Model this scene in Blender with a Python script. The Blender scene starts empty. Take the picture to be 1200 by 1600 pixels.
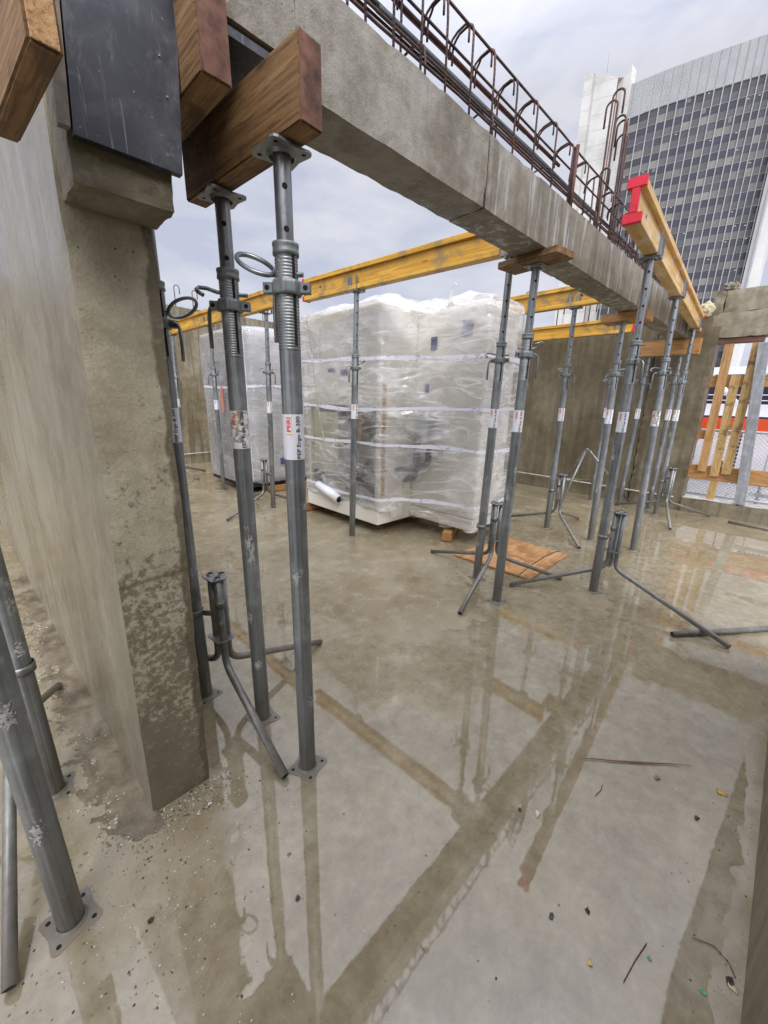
import bpy, bmesh, math, random
import numpy as np
from mathutils import Vector, Matrix, noise as mn
random.seed(7)
R = math.radians
sc = bpy.context.scene
COL = sc.collection

# ---------------------------------------------------------------- camera
# building grid: X runs with the concrete beam, Y with the side wall, camera stands at the origin
s2 = 2 ** -.5
PITCH, ROLL, FPX = .2755, .0205, 618.9
def g(a): return Vector(((a[0] + a[1]) * s2, (-a[0] + a[1]) * s2, a[2]))
cp, sp = math.cos(PITCH), math.sin(PITCH)
_up = Vector((0, sp, cp)); _rt = Vector((1, 0, 0))
fwv = g((0, cp, -sp)); rtv = g(math.cos(ROLL) * _rt + math.sin(ROLL) * _up); upv = g(-math.sin(ROLL) * _rt + math.cos(ROLL) * _up)
cam = bpy.data.cameras.new('camera'); camo = bpy.data.objects.new('camera', cam); COL.objects.link(camo)
m = Matrix((rtv, upv, -fwv)).transposed().to_4x4(); m.translation = Vector((0, 0, 1.45)); camo.matrix_world = m
cam.sensor_fit = 'VERTICAL'; cam.sensor_height = 24; cam.lens = FPX / 1600 * 24; cam.clip_start = .01; cam.clip_end = 2000
sc.camera = camo

# ---------------------------------------------------------------- world + sun
SUN_EL, SUN_AZ = R(44), R(215)
w = bpy.data.worlds.new('World'); sc.world = w; w.use_nodes = True
nt = w.node_tree; nt.nodes.clear()
def wn(t, **k):
    n = nt.nodes.new(t)
    for a, b in k.items(): setattr(n, a, b)
    return n
sky = wn('ShaderNodeTexSky', sky_type='NISHITA', sun_disc=False, sun_elevation=SUN_EL, sun_rotation=SUN_AZ)
tc = wn('ShaderNodeTexCoord'); sepw = wn('ShaderNodeSeparateXYZ'); nt.links.new(tc.outputs['Generated'], sepw.inputs[0])
mpw = wn('ShaderNodeMapping'); mpw.inputs['Scale'].default_value = (1.5, 1.5, 4.0); nt.links.new(tc.outputs['Generated'], mpw.inputs[0])
nz = wn('ShaderNodeTexNoise'); nz.inputs['Scale'].default_value = 2.6; nz.inputs['Detail'].default_value = 7; nz.inputs['Roughness'].default_value = .55; nz.inputs['Distortion'].default_value = .3
nt.links.new(mpw.outputs[0], nz.inputs['Vector'])
crw = wn('ShaderNodeValToRGB')
crw.color_ramp.elements[0].position = .40; crw.color_ramp.elements[0].color = (.60, .63, .77, 1)
crw.color_ramp.elements[1].position = .63; crw.color_ramp.elements[1].color = (.80, .81, .88, 1)
nt.links.new(nz.outputs['Fac'], crw.inputs[0])
# an overcast sky is brighter overhead than near the horizon
grd = wn('ShaderNodeMapRange'); grd.inputs['From Min'].default_value = .5; grd.inputs['From Max'].default_value = 1.0
grd.inputs['To Min'].default_value = .90; grd.inputs['To Max'].default_value = 2.9; nt.links.new(sepw.outputs['Z'], grd.inputs['Value'])
# ... and brighter again round the veiled sun
_sd = (math.cos(SUN_EL) * math.sin(SUN_AZ), math.cos(SUN_EL) * math.cos(SUN_AZ), math.sin(SUN_EL))
dt = wn('ShaderNodeVectorMath', operation='DOT_PRODUCT'); nt.links.new(tc.outputs['Generated'], dt.inputs[0]); dt.inputs[1].default_value = _sd
sg = wn('ShaderNodeMapRange'); sg.inputs['From Min'].default_value = .15; sg.inputs['From Max'].default_value = 1; sg.inputs['To Min'].default_value = 0; sg.inputs['To Max'].default_value = 2.0; nt.links.new(dt.outputs['Value'], sg.inputs['Value'])
ad = wn('ShaderNodeMath', operation='ADD'); nt.links.new(grd.outputs[0], ad.inputs[0]); nt.links.new(sg.outputs[0], ad.inputs[1])
mulw = wn('ShaderNodeVectorMath', operation='SCALE'); nt.links.new(crw.outputs[0], mulw.inputs[0]); nt.links.new(ad.outputs[0], mulw.inputs['Scale'])
bg1 = wn('ShaderNodeBackground'); bg1.inputs['Strength'].default_value = .1; nt.links.new(sky.outputs[0], bg1.inputs[0])
bg2 = wn('ShaderNodeBackground'); bg2.inputs['Strength'].default_value = 1.0; nt.links.new(mulw.outputs[0], bg2.inputs[0])
mx = wn('ShaderNodeMixShader'); mx.inputs[0].default_value = .9
out = wn('ShaderNodeOutputWorld')
nt.links.new(bg1.outputs[0], mx.inputs[1]); nt.links.new(bg2.outputs[0], mx.inputs[2]); nt.links.new(mx.outputs[0], out.inputs[0])
sl = bpy.data.lights.new('sun', 'SUN'); sl.energy = 1.5; sl.angle = R(25); sl.color = (1, .96, .9)
so = bpy.data.objects.new('sun', sl); COL.objects.link(so)
sd = Vector((math.cos(SUN_EL) * math.sin(SUN_AZ), math.cos(SUN_EL) * math.cos(SUN_AZ), math.sin(SUN_EL)))
so.rotation_euler = sd.to_track_quat('Z', 'Y').to_euler(); so.location = (0, 0, 30)
sc.view_settings.view_transform = 'Standard'; sc.view_settings.look = 'None'; sc.view_settings.exposure = 0.12; sc.view_settings.gamma = 1

# ---------------------------------------------------------------- material helpers
class NT:
    def __init__(s, name):
        s.m = bpy.data.materials.new(name); s.m.use_nodes = True; s.t = s.m.node_tree; s.t.nodes.clear()
        s.out = s.t.nodes.new('ShaderNodeOutputMaterial')
    def n(s, t, ins=None, **k):
        x = s.t.nodes.new(t)
        for a, b in k.items(): setattr(x, a, b)
        for a, b in (ins or {}).items(): s.set(x, a, b)
        return x
    def set(s, x, a, b):
        if isinstance(b, bpy.types.NodeSocket): s.t.links.new(b, x.inputs[a])
        else: x.inputs[a].default_value = b
    def coords(s, scale=(1, 1, 1), rot=(0, 0, 0), kind='Object'):
        c = s.n('ShaderNodeTexCoord'); return s.n('ShaderNodeMapping', {'Vector': c.outputs[kind], 'Scale': scale, 'Rotation': rot}).outputs[0]
    def noise(s, v, sc=5, det=5, ro=.55, dist=0):
        return s.n('ShaderNodeTexNoise', {'Vector': v, 'Scale': sc, 'Detail': det, 'Roughness': ro, 'Distortion': dist}).outputs['Fac']
    def ramp(s, f, stops):
        r = s.n('ShaderNodeValToRGB', {'Fac': f}); e = r.color_ramp.elements
        while len(e) < len(stops): e.new(.5)
        for i, (p, c) in enumerate(stops):
            e[i].position = p; e[i].color = (c, c, c, 1) if isinstance(c, (int, float)) else (*c, 1)
        return r.outputs[0]
    def mix(s, f, a, b, mode='MIX'):
        x = s.n('ShaderNodeMix', data_type='RGBA', blend_type=mode)
        s.set(x, 0, f)
        for i, v in ((6, a), (7, b)):
            s.set(x, i, v if isinstance(v, bpy.types.NodeSocket) else (*v, 1))
        return x.outputs[2]
    def math(s, op, a, b=0.0, c=0.0):
        x = s.n('ShaderNodeMath', operation=op); s.set(x, 0, a); s.set(x, 1, b); s.set(x, 2, c); return x.outputs[0]
    def bump(s, h, st=.3, d=.01, nrm=None):
        x = s.n('ShaderNodeBump', {'Height': h, 'Strength': st, 'Distance': d})
        if nrm is not None: s.set(x, 'Normal', nrm)
        return x.outputs[0]
    def pbr(s, **k):
        b = s.n('ShaderNodeBsdfPrincipled')
        for a, v in k.items():
            a = {'base': 'Base Color', 'rough': 'Roughness', 'metal': 'Metallic', 'nrm': 'Normal', 'ior': 'IOR', 'spec': 'Specular IOR Level', 'alpha': 'Alpha', 'coat': 'Coat Weight', 'coatr': 'Coat Roughness'}.get(a, a)
            if a == 'Base Color' and isinstance(v, tuple): v = (*v, 1)
            s.set(b, a, v)
        return b.outputs[0]
    def done(s, sh): s.t.links.new(sh, s.out.inputs[0]); return s.m

def concrete(name, lo, mid, hi, streak=.5, mott=0.0, rough=.75, pits=.5, dark=(.095, .075, .04), wetcol=None, white=0.0, big=1.2):
    n = NT(name); v = n.coords()
    a = n.noise(v, big, 4, .6, .4); b = n.noise(v, 11, 8, .62)
    f = n.math('ADD', n.math('MULTIPLY', a, .6), n.math('MULTIPLY', b, .4))
    col = n.ramp(f, [(.40, lo), (.5, mid), (.60, hi)])
    vs = n.coords((9, 9, .55)); st = n.noise(vs, 1.6, 5, .55, .25)
    col = n.mix(n.math('MULTIPLY', n.ramp(st, [(.45, 0.0), (.62, 1.0)]), streak), col, tuple(x * .62 for x in lo))
    if white:
        wv = n.noise(n.coords((14, 14, 1.1)), 1.3, 6, .6, .3)
        col = n.mix(n.math('MULTIPLY', n.ramp(wv, [(.53, 0.0), (.66, 1.0)]), white), col, (.5, .5, .48))
    if mott:
        q = n.noise(v, 46, 10, .76, .1); big2 = n.noise(v, 4.0, 5, .6)
        geo = n.n('ShaderNodeNewGeometry'); sz = n.n('ShaderNodeSeparateXYZ', {0: geo.outputs['Position']}).outputs[2]
        hz = n.n('ShaderNodeMapRange', {'Value': sz, 'From Min': .1, 'From Max': 1.5, 'To Min': .10, 'To Max': -.10}).outputs[0]
        t = n.math('ADD', n.math('ADD', n.math('MULTIPLY', q, .68), n.math('MULTIPLY', big2, .32)), hz)
        col = n.mix(n.math('MULTIPLY', n.ramp(t, [(.47, 0.0), (.53, 1.0)]), mott), col, dark)
        ln = n.math('ABSOLUTE', n.math('SUBTRACT', n.math('ADD', sz, n.math('MULTIPLY', n.noise(v, 4, 3), .05)), .915)); col = n.mix(n.ramp(ln, [(.0, .75), (.012, 0.0)]), col, dark)
        sx = n.n('ShaderNodeSeparateXYZ', {0: geo.outputs['Position']}).outputs[0]; ed = n.math('ADD', n.math('SUBTRACT', sx, n.math('MULTIPLY', sz, .0186)), n.math('MULTIPLY', n.math('SUBTRACT', n.noise(v, 9, 5, .6), .5), .06))
        col = n.mix(n.ramp(n.math('MULTIPLY', n.math('SUBTRACT', ed, .35), 20.0), [(.15, 0.0), (.32, .8)]), col, dark)
    if wetcol:
        t2 = n.noise(v, .9, 5, .6, .8); col = n.mix(n.ramp(t2, [(.42, 0.0), (.6, .75)]), col, wetcol)
    vo = n.n('ShaderNodeTexVoronoi', {'Vector': v, 'Scale': 34.0, 'Randomness': 1.0}).outputs['Distance']
    pm = n.math('MULTIPLY', n.ramp(vo, [(.06, 1.0), (.12, 0.0)]), n.ramp(n.noise(v, 3.3, 2), [(.55, 0.0), (.62, 1.0)]))
    col = n.mix(n.math('MULTIPLY', pm, pits), col, (.05, .045, .035))
    fine = n.noise(v, 150, 5, .7); mid_ = n.noise(v, 38, 6, .7)
    col = n.mix(n.math('MULTIPLY', n.ramp(fine, [(.40, 1.0), (.52, 0.0)]), .2), col, tuple(x * .5 for x in lo))
    col = n.mix(n.math('MULTIPLY', n.ramp(mid_, [(.54, 0.0), (.66, 1.0)]), .2), col, tuple(min(.7, x * 1.2) for x in hi))
    h = n.math('SUBTRACT', n.math('ADD', n.math('MULTIPLY', fine, .5), n.math('ADD', n.math('MULTIPLY', mid_, .6), b)), n.math('MULTIPLY', pm, 1.2))
    rr = n.ramp(a, [(.35, rough - .3), (.65, rough)])
    return n.done(n.pbr(base=col, rough=rr, nrm=n.bump(h, .6, .006)))

def wood(name, cs, axis=0, sc_=1.0, rough=.6, knots=.7, stain=None, fil=(.0, .0, .0)):
    n = NT(name); s = [34 * sc_] * 3; s[axis] = 1.7 * sc_
    v = n.coords(tuple(s)); big = n.coords((2.2,) * 3)
    a = n.noise(v, 1.0, 6, .6, 1.1); b = n.noise(big, 1.4, 4, .6)
    f = n.math('ADD', n.math('MULTIPLY', a, .7), n.math('MULTIPLY', b, .3))
    col = n.ramp(f, [(.33, cs[0]), (.5, cs[1]), (.66, cs[2])])
    vk = [9.0] * 3; vk[axis] = 3.2
    k = n.n('ShaderNodeTexVoronoi', {'Vector': n.coords(tuple(vk)), 'Scale': 1.0}).outputs['Distance']
    col = n.mix(n.math('MULTIPLY', n.ramp(k, [(.05, 1.0), (.13, 0.0)]), knots), col, tuple(x * .35 for x in cs[0]))
    gr = n.noise(v, 3.5, 4, .7, .3); col = n.mix(n.math('MULTIPLY', n.ramp(gr, [(.52, 0.0), (.60, 1.0)]), .55), col, tuple(x * .45 for x in cs[0]))
    if stain:
        t = n.noise(n.coords((1,) * 3), 6, 7, .7, .6); col = n.mix(n.ramp(t, [(.5, 0.0), (.6, .85)]), col, stain)
    return n.done(n.pbr(base=col, rough=n.ramp(b, [(.3, rough - .2), (.7, rough)]), nrm=n.bump(n.math('ADD', a, n.math('MULTIPLY', n.noise(n.coords((60,) * 3), 2.5, 4, .7), .4)), .55, .004)))

def metal(name, c, rough=.42, met=.75, spots=(.5, .5, .49), amt=.5, sc_=1.0, dirt=None):
    n = NT(name); v = n.coords()
    a = n.noise(v, 14 * sc_, 6, .65); b = n.noise(n.coords((26, 26, 2.2)), 1.0, 5, .6); c3 = n.noise(v, 5, 5, .65, .5)
    col = n.ramp(a, [(.35, tuple(x * .78 for x in c)), (.55, c), (.72, tuple(min(1, x * 1.3) for x in c))])
    col = n.mix(n.math('MULTIPLY', n.ramp(b, [(.45, 0.0), (.60, 1.0)]), .55), col, tuple(x * .5 for x in c))
    pt = n.ramp(n.math('ADD', n.math('MULTIPLY', c3, .7), n.math('MULTIPLY', n.noise(v, 40, 4, .7), .3)), [(.57, 0.0), (.62, 1.0)])
    col = n.mix(n.math('MULTIPLY', pt, amt), col, spots)
    mt = n.math('SUBTRACT', met, n.math('MULTIPLY', pt, met * .8 * (amt > .05)))
    if dirt:
        geo = n.n('ShaderNodeNewGeometry'); z = n.n('ShaderNodeSeparateXYZ', {0: geo.outputs['Position']}).outputs[2]
        d = n.math('MULTIPLY', n.n('ShaderNodeMapRange', {'Value': z, 'From Min': 0.02, 'From Max': .45, 'To Min': 1, 'To Max': 0}).outputs[0], n.ramp(c3, [(.35, .35), (.6, 1.0)]))
        col = n.mix(d, col, dirt); mt = n.math('SUBTRACT', mt, n.math('MULTIPLY', d, .5))
    return n.done(n.pbr(base=col, metal=mt, rough=n.ramp(a, [(.3, rough - .1), (.7, rough + .12)]), nrm=n.bump(a, .12, .002)))

def flat(name, c, rough=.6, metal_=0, var=.15, sc_=8, emis=None):
    n = NT(name); a = n.noise(n.coords(), sc_, 5, .6)
    col = n.ramp(a, [(.3, tuple(x * (1 - var) for x in c)), (.7, tuple(min(1, x * (1 + var)) for x in c))])
    return n.done(n.pbr(base=col, rough=rough, metal=metal_, nrm=n.bump(a, .08, .002)))

M = {}
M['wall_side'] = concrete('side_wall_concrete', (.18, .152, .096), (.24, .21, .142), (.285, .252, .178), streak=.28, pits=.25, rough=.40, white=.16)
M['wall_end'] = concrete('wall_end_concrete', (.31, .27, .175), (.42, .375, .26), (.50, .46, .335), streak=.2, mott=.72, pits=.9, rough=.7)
M['beam'] = concrete('beam_concrete', (.15, .123, .078), (.22, .19, .132), (.32, .295, .24), streak=.6, pits=.35, rough=.65, white=.8)
M['beam_near'] = concrete('beam_concrete_near', (.115, .092, .055), (.19, .162, .112), (.31, .285, .23), streak=.12, pits=.5, rough=.6, white=.12, big=1.9)
M['far_wall'] = concrete('far_wall_concrete', (.125, .098, .054), (.165, .134, .078), (.22, .185, .12), streak=.5, pits=.5, rough=.6)
M['far_wall_l'] = concrete('left_far_wall_concrete', (.15, .12, .07), (.21, .172, .105), (.27, .23, .155), streak=.8, pits=.7, rough=.6)
M['lintel'] = concrete('lintel_concrete', (.18, .15, .09), (.25, .215, .14), (.34, .305, .23), streak=.25, pits=.6, rough=.7)
M['joint'] = flat('joint_dark', (.07, .058, .038), .8, 0, .4, 9)
M['timber_y'] = wood('timber_grain_y', ((.11, .055, .02), (.23, .125, .045), (.36, .22, .095)), 1, rough=.85, stain=(.10, .055, .03))
M['timber_raw'] = wood('raw_timber_y', ((.38, .19, .07), (.52, .30, .13), (.66, .42, .21)), 1, rough=.85)
M['timber_end'] = flat('red_painted_end_grain', (.15, .070, .045), .85, 0, .6, 26)
M['timber_x'] = wood('board_grain_x', ((.28, .13, .04), (.42, .22, .08), (.52, .31, .13)), 0)
M['board_z'] = wood('upright_board', ((.34, .17, .055), (.48, .27, .10), (.58, .37, .17)), 2, sc_=.8)
M['board_stain'] = wood('stained_board', ((.34, .19, .06), (.50, .32, .12), (.60, .42, .19)), 2, sc_=.8, stain=(.10, .065, .03))
M['board_y'] = wood('cross_board', ((.32, .14, .04), (.44, .22, .07), (.52, .30, .11)), 1, sc_=.8)
M['dark_y'] = wood('dark_red_board', ((.10, .045, .03), (.18, .08, .05), (.25, .13, .09)), 1, sc_=.8)
def formbeam(name, cs, st):
    n = NT(name); v = n.coords((1.6, 30, 30)); a = n.noise(v, 1.0, 6, .6, .9); b = n.noise(n.coords(), 5, 6, .7, .5)
    col = n.ramp(a, [(.33, cs[0]), (.5, cs[1]), (.66, cs[2])])
    k = n.n('ShaderNodeTexVoronoi', {'Vector': n.coords((2.6, 9, 9)), 'Scale': 1.0}).outputs['Distance']
    col = n.mix(n.ramp(k, [(.05, .8), (.11, 0.0)]), col, (.22, .09, .015))
    col = n.mix(n.ramp(b, [(.50, 0.0), (.64, .8)]), col, st)
    return n.done(n.pbr(base=col, rough=.5, nrm=n.bump(a, .2, .002)))
M['h20'] = formbeam('yellow_form_beam', ((.44, .22, .018), (.60, .32, .03), (.72, .43, .06)), (.24, .17, .08))
M['h20_old'] = formbeam('weathered_form_beam', ((.42, .22, .05), (.56, .34, .10), (.66, .46, .20)), (.62, .50, .36))
M['red'] = flat('red_plastic', (.66, .012, .03), .4, 0, .2, 20)
def ply_dark():
    n = NT('black_film_faced_plywood'); v = n.coords()
    a = n.noise(v, 3.5, 7, .65, .4); sc1 = n.noise(n.coords((60, 60, 3.0)), 1.0, 4, .7, 1.5); f = n.noise(v, 90, 3, .6)
    col = n.ramp(a, [(.38, (.012, .0125, .017)), (.5, (.028, .029, .036)), (.62, (.075, .077, .086))])
    col = n.mix(n.ramp(sc1, [(.63, 0.0), (.68, .8)]), col, (.20, .20, .22))
    col = n.mix(n.ramp(f, [(.70, 0.0), (.75, .7)]), col, (.35, .35, .33))
    sm = n.noise(n.coords((7, 7, 2.2)), 1.6, 8, .75, .8); col = n.mix(n.ramp(sm, [(.54, 0.0), (.66, .7)]), col, (.14, .14, .145))
    sm2 = n.noise(v, 18, 8, .8); col = n.mix(n.ramp(sm2, [(.60, 0.0), (.68, .5)]), col, (.22, .215, .20))
    return n.done(n.pbr(base=col, rough=n.ramp(a, [(.3, .35), (.7, .6)]), nrm=n.bump(a, .15, .003)))
M['ply_black'] = ply_dark()
M['ply_floor'] = wood('orange_plywood', ((.36, .17, .055), (.52, .28, .11), (.64, .40, .20)), 0, .6, .45, .3, stain=(.30, .12, .04))
M['galv'] = metal('galvanised_tube', (.275, .29, .29), .40, .55, (.45, .44, .42), .55, dirt=(.085, .07, .045))
M['galv_in'] = metal('galvanised_inner_tube', (.30, .315, .32), .36, .75, (.5, .5, .5), .3)
M['cast'] = metal('cast_nut', (.24, .265, .26), .5, .5, (.4, .42, .41), .35, 2)
M['tripod'] = metal('tripod_tube', (.26, .26, .245), .42, .65, (.5, .49, .46), .6, 2, dirt=(.17, .15, .115))
M['hole'] = flat('hole_dark', (.006, .006, .006), .9)  # near black, painted as the shade inside holes and bores; also wire and tray
M['label'] = flat('label_white', (.74, .74, .78), .45, 0, .04)
M['lred'] = flat('label_red', (.72, .02, .02), .5, 0, .05)
M['lyel'] = flat('label_yellow', (.85, .50, .06), .5, 0, .05)
M['lblk'] = flat('label_black', (.012, .012, .016), .5, 0, .05)
def rebar_mat():
    n = NT('rusty_rebar'); v = n.coords(); a = n.noise(v, 9, 6, .7)
    col = n.ramp(a, [(.35, (.05, .03, .028)), (.55, (.10, .055, .046)), (.7, (.20, .085, .05))])
    wv = n.n('ShaderNodeTexWave', {'Vector': v, 'Scale': 38.0}, bands_direction='DIAGONAL').outputs['Fac']
    return n.done(n.pbr(base=col, rough=.65, metal=.25, nrm=n.bump(wv, .5, .002)))
M['rebar'] = rebar_mat()
M['bar_dark'] = flat('dark_wet_bar', (.022, .03, .024), .45, .2, .4, 20)
M['bar_red'] = flat('rust_bar', (.10, .038, .028), .6, .2, .4, 20)

# ---------------------------------------------------------------- mesh helpers
def tag(o, label=None, cat=None, group=None, kind=None):
    if label: o['label'] = label
    if cat: o['category'] = cat
    if group: o['group'] = group
    if kind: o['kind'] = kind
    return o
def thing(name, label, cat, loc=(0, 0, 0), group=None):
    o = bpy.data.objects.new(name, None); COL.objects.link(o); o.location = loc; o.empty_display_size = .1
    return tag(o, label, cat, group)
def obj(name, bm, mats, parent=None, smooth=False, bev=0.0):
    if bev: bmesh.ops.bevel(bm, geom=bm.edges[:], offset=bev, segments=2, affect='EDGES', profile=.6)
    me = bpy.data.meshes.new(name); bm.to_mesh(me); bm.free()
    for mt in (mats if isinstance(mats, (list, tuple)) else [mats]): me.materials.append(mt)
    if smooth:
        for p in me.polygons: p.use_smooth = True
        if smooth != 'all':
            try: me.set_sharp_from_angle(angle=R(38))
            except Exception: pass
    o = bpy.data.objects.new(name, me); COL.objects.link(o)
    if parent: o.parent = parent
    return o
def B(): return bmesh.new()
def box(bm, x0, y0, z0, x1, y1, z1, mi=0, rot=None, piv=None):
    vs = [bm.verts.new((x, y, z)) for z in (z0, z1) for y in (y0, y1) for x in (x0, x1)]
    fs = [(0, 2, 3, 1), (4, 5, 7, 6), (0, 1, 5, 4), (2, 6, 7, 3), (0, 4, 6, 2), (1, 3, 7, 5)]
    for f in fs:
        q = bm.faces.new([vs[i] for i in f]); q.material_index = mi
    if rot is not None: bmesh.ops.rotate(bm, verts=vs, cent=piv or ((x0 + x1) / 2, (y0 + y1) / 2, (z0 + z1) / 2), matrix=rot)
    return vs
def tube(bm, pts, r, seg=12, mi=0, cap=True, closed=False):
    pts = [Vector(p) for p in pts]; n = len(pts); rings = []
    prev = None
    for i, p in enumerate(pts):
        if closed: d = (pts[(i + 1) % n] - pts[i - 1])
        else: d = (pts[min(i + 1, n - 1)] - pts[max(i - 1, 0)])
        d.normalize()
        if prev is None:
            a = Vector((0, 0, 1)) if abs(d.z) < .9 else Vector((1, 0, 0)); u = d.cross(a).normalized()
        else:
            u = (prev - d * prev.dot(d)).normalized()
        prev = u; v = d.cross(u)
        rr = r[i] if isinstance(r, (list, tuple)) else r
        rings.append([bm.verts.new(p + (u * math.cos(2 * math.pi * k / seg) + v * math.sin(2 * math.pi * k / seg)) * rr) for k in range(seg)])
    for i in range(n if closed else n - 1):
        a, b = rings[i], rings[(i + 1) % n]
        for k in range(seg):
            f = bm.faces.new((a[k], a[(k + 1) % seg], b[(k + 1) % seg], b[k])); f.material_index = mi; f.smooth = True
    if cap and not closed:
        for rg, fl in ((rings[0], True), (rings[-1], False)):
            f = bm.faces.new(rg[::-1] if fl else rg); f.material_index = mi
def hollow_end(bm, p, d, r, mi=1, seg=14):
    # flat dark disc inside a ring lip, painted as the shade within a tube's bore
    p = Vector(p); d = Vector(d).normalized(); a = Vector((0, 0, 1)) if abs(d.z) < .9 else Vector((1, 0, 0)); u = d.cross(a).normalized(); v = d.cross(u)
    def ring(rr, off): return [bm.verts.new(p + d * off + (u * math.cos(2 * math.pi * k / seg) + v * math.sin(2 * math.pi * k / seg)) * rr) for k in range(seg)]
    a0, a1, a2 = ring(r * .99, .0005), ring(r * .8, .0006), ring(r * .78, -.0005 + .0004)
    for k in range(seg):
        j = (k + 1) % seg
        bm.faces.new((a0[k], a0[j], a1[j], a1[k]))
    f = bm.faces.new(a1); f.material_index = mi
def arc(c, r, a0, a1, n, ax='xz'):
    o = []
    for i in range(n + 1):
        a = a0 + (a1 - a0) * i / n; x, y = r * math.cos(a), r * math.sin(a)
        o.append({'xz': (c[0] + x, c[1], c[2] + y), 'yz': (c[0], c[1] + x, c[2] + y), 'xy': (c[0] + x, c[1] + y, c[2])}[ax])
    return o
def lathe(bm, prof, seg=32, mi=0, center=(0, 0, 0)):
    rings = []
    for r, z in prof: rings.append([bm.verts.new((center[0] + r * math.cos(2 * math.pi * k / seg), center[1] + r * math.sin(2 * math.pi * k / seg), center[2] + z)) for k in range(seg)])
    for a, b in zip(rings, rings[1:]):
        for k in range(seg):
            f = bm.faces.new((a[k], a[(k + 1) % seg], b[(k + 1) % seg], b[k])); f.material_index = mi; f.smooth = True
    return rings
def prism(bm, poly, z0, z1, mi=0):
    a = [bm.verts.new((x, y, z0)) for x, y in poly]; b = [bm.verts.new((x, y, z1)) for x, y in poly]; n = len(poly)
    for i in range(n):
        f = bm.faces.new((a[i], a[(i + 1) % n], b[(i + 1) % n], b[i])); f.material_index = mi
    bm.faces.new(a[::-1]).material_index = mi; bm.faces.new(b).material_index = mi
    return a, b
def fbm(x, y, z=0, o=4):
    return mn.fractal(Vector((x, y, z)), 1.0, 2.0, o)
def jag(bm, amt, sc_=6, seed=0):
    for v in bm.verts:
        q = mn.noise_vector(v.co * sc_ + Vector((seed, seed, seed))); v.co += q * amt
def gridbox(x0, y0, z0, x1, y1, z1, step=.06, amt=.002, sc_=7, edge=.0, seed=0, shear=None):
    """box made of small quads, its surface and edges slightly uneven like cast concrete or sawn wood"""
    bm = B(); L = (x0, y0, z0), (x1, y1, z1)
    ns = [max(1, min(160, int(round((L[1][i] - L[0][i]) / step)))) for i in range(3)]
    cache = {}
    def V(i, j, k):
        key = (i, j, k)
        if key not in cache:
            p = Vector([L[0][q] + (L[1][q] - L[0][q]) * (i, j, k)[q] / ns[q] for q in range(3)])
            on = sum(1 for q in range(3) if (i, j, k)[q] in (0, ns[q]))
            c = Vector([(L[0][q] + L[1][q]) / 2 for q in range(3)])
            nv = mn.noise_vector(p * sc_ + Vector((seed, seed * 2, 0))); p2 = p + nv * amt
            if on >= 2 and edge:
                e = max(0, mn.noise(p * 14 + Vector((seed, 0, 5))) + .1) * edge
                for q in range(3):
                    if (i, j, k)[q] in (0, ns[q]): p2[q] += e * (1 if c[q] > p[q] else -1)
            if shear: p2 = shear(p2)
            cache[key] = bm.verts.new(p2)
        return cache[key]
    for ax in range(3):
        a, b = [q for q in range(3) if q != ax]
        for side in (0, ns[ax]):
            for i in range(ns[a]):
                for j in range(ns[b]):
                    q = []
                    for (di, dj) in ((0, 0), (1, 0), (1, 1), (0, 1)):
                        idx = [0, 0, 0]; idx[ax] = side; idx[a] = i + di; idx[b] = j + dj; q.append(V(*idx))
                    flip = (side == 0) ^ (ax == 1)
                    f = bm.faces.new(q[::-1] if flip else q)
    return bm

# ---------------------------------------------------------------- ground, floor slab, water
def G(x, y, cx, cy, r): return math.exp(-((x - cx) ** 2 + (y - cy) ** 2) / (r * r))
def hgt(x, y):
    h = -.0034
    h += .0062 * G(x, y, 1.95, 1.75, .60) + .0050 * G(x, y, 2.6, 2.9, 1.1) + .0048 * G(x, y, 4.4, 2.6, 1.5)
    h += .0055 * G(x, y, 1.5, 4.6, 1.6) + .0055 * G(x, y, 3.2, .95, .50) + .0075 * G(x, y, .10, 1.35, .30) + .0085 * G(x, y, -.15, 2.2, .55)
    h += .005 * G(x, y, 4.2, 6.5, 2.5) + .006 * max(0, min(1, (-y - .08) / .12)) + .0035 * G(x, y, -.02, .95, .16)
    h += .004 * G(x, y, 6.3, 1.6, 1.0) + .0015 * G(x, y, .95, 2.4, .6) - .007 * G(x, y, 4.4, .25, .9) + .003 * G(x, y, .35, 1.0, .16)
    h += .0028 * mn.noise(Vector((x * 1.6, y * 1.6, 3))) + .0019 * mn.noise(Vector((x * 6, y * 6, 1))) + .0011 * mn.noise(Vector((x * 20, y * 20, 7))) - .0009 + .0006 * mn.noise(Vector((x * 60, y * 60, 9)))
    return h
def steps(a, b, fine_a, fine_b, s0, s1):
    out = [a]
    while out[-1] < b:
        x = out[-1]; d = max(0, fine_a - x, x - fine_b); out.append(x + min(s1, s0 + d * .022))
    out[-1] = b; return out
xs = steps(-2.6, 6.94, -.3, 2.2, .014, .08); ys = steps(-.215, 9.3, -.2, 2.0, .014, .09)
vv = [(x, y, hgt(x, y)) for y in ys for x in xs]; nx = len(xs)
ff = [(j * nx + i, j * nx + i + 1, (j + 1) * nx + i + 1, (j + 1) * nx + i) for j in range(len(ys) - 1) for i in range(nx - 1)]
me = bpy.data.meshes.new('floor'); me.from_pydata(vv, [], ff)
for p in me.polygons: p.use_smooth = True
n = NT('wet_concrete_floor'); v = n.coords()
a = n.noise(v, 1.7, 6, .62, .6); b = n.noise(v, 8, 8, .68, .3); c = n.noise(v, 55, 6, .7)
f = n.math('ADD', n.math('MULTIPLY', a, .5), n.math('ADD', n.math('MULTIPLY', b, .38), n.math('MULTIPLY', c, .12)))
col = n.ramp(f, [(.38, (.175, .137, .074)), (.46, (.25, .205, .125)), (.54, (.31, .265, .175)), (.64, (.39, .345, .25))])
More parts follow.
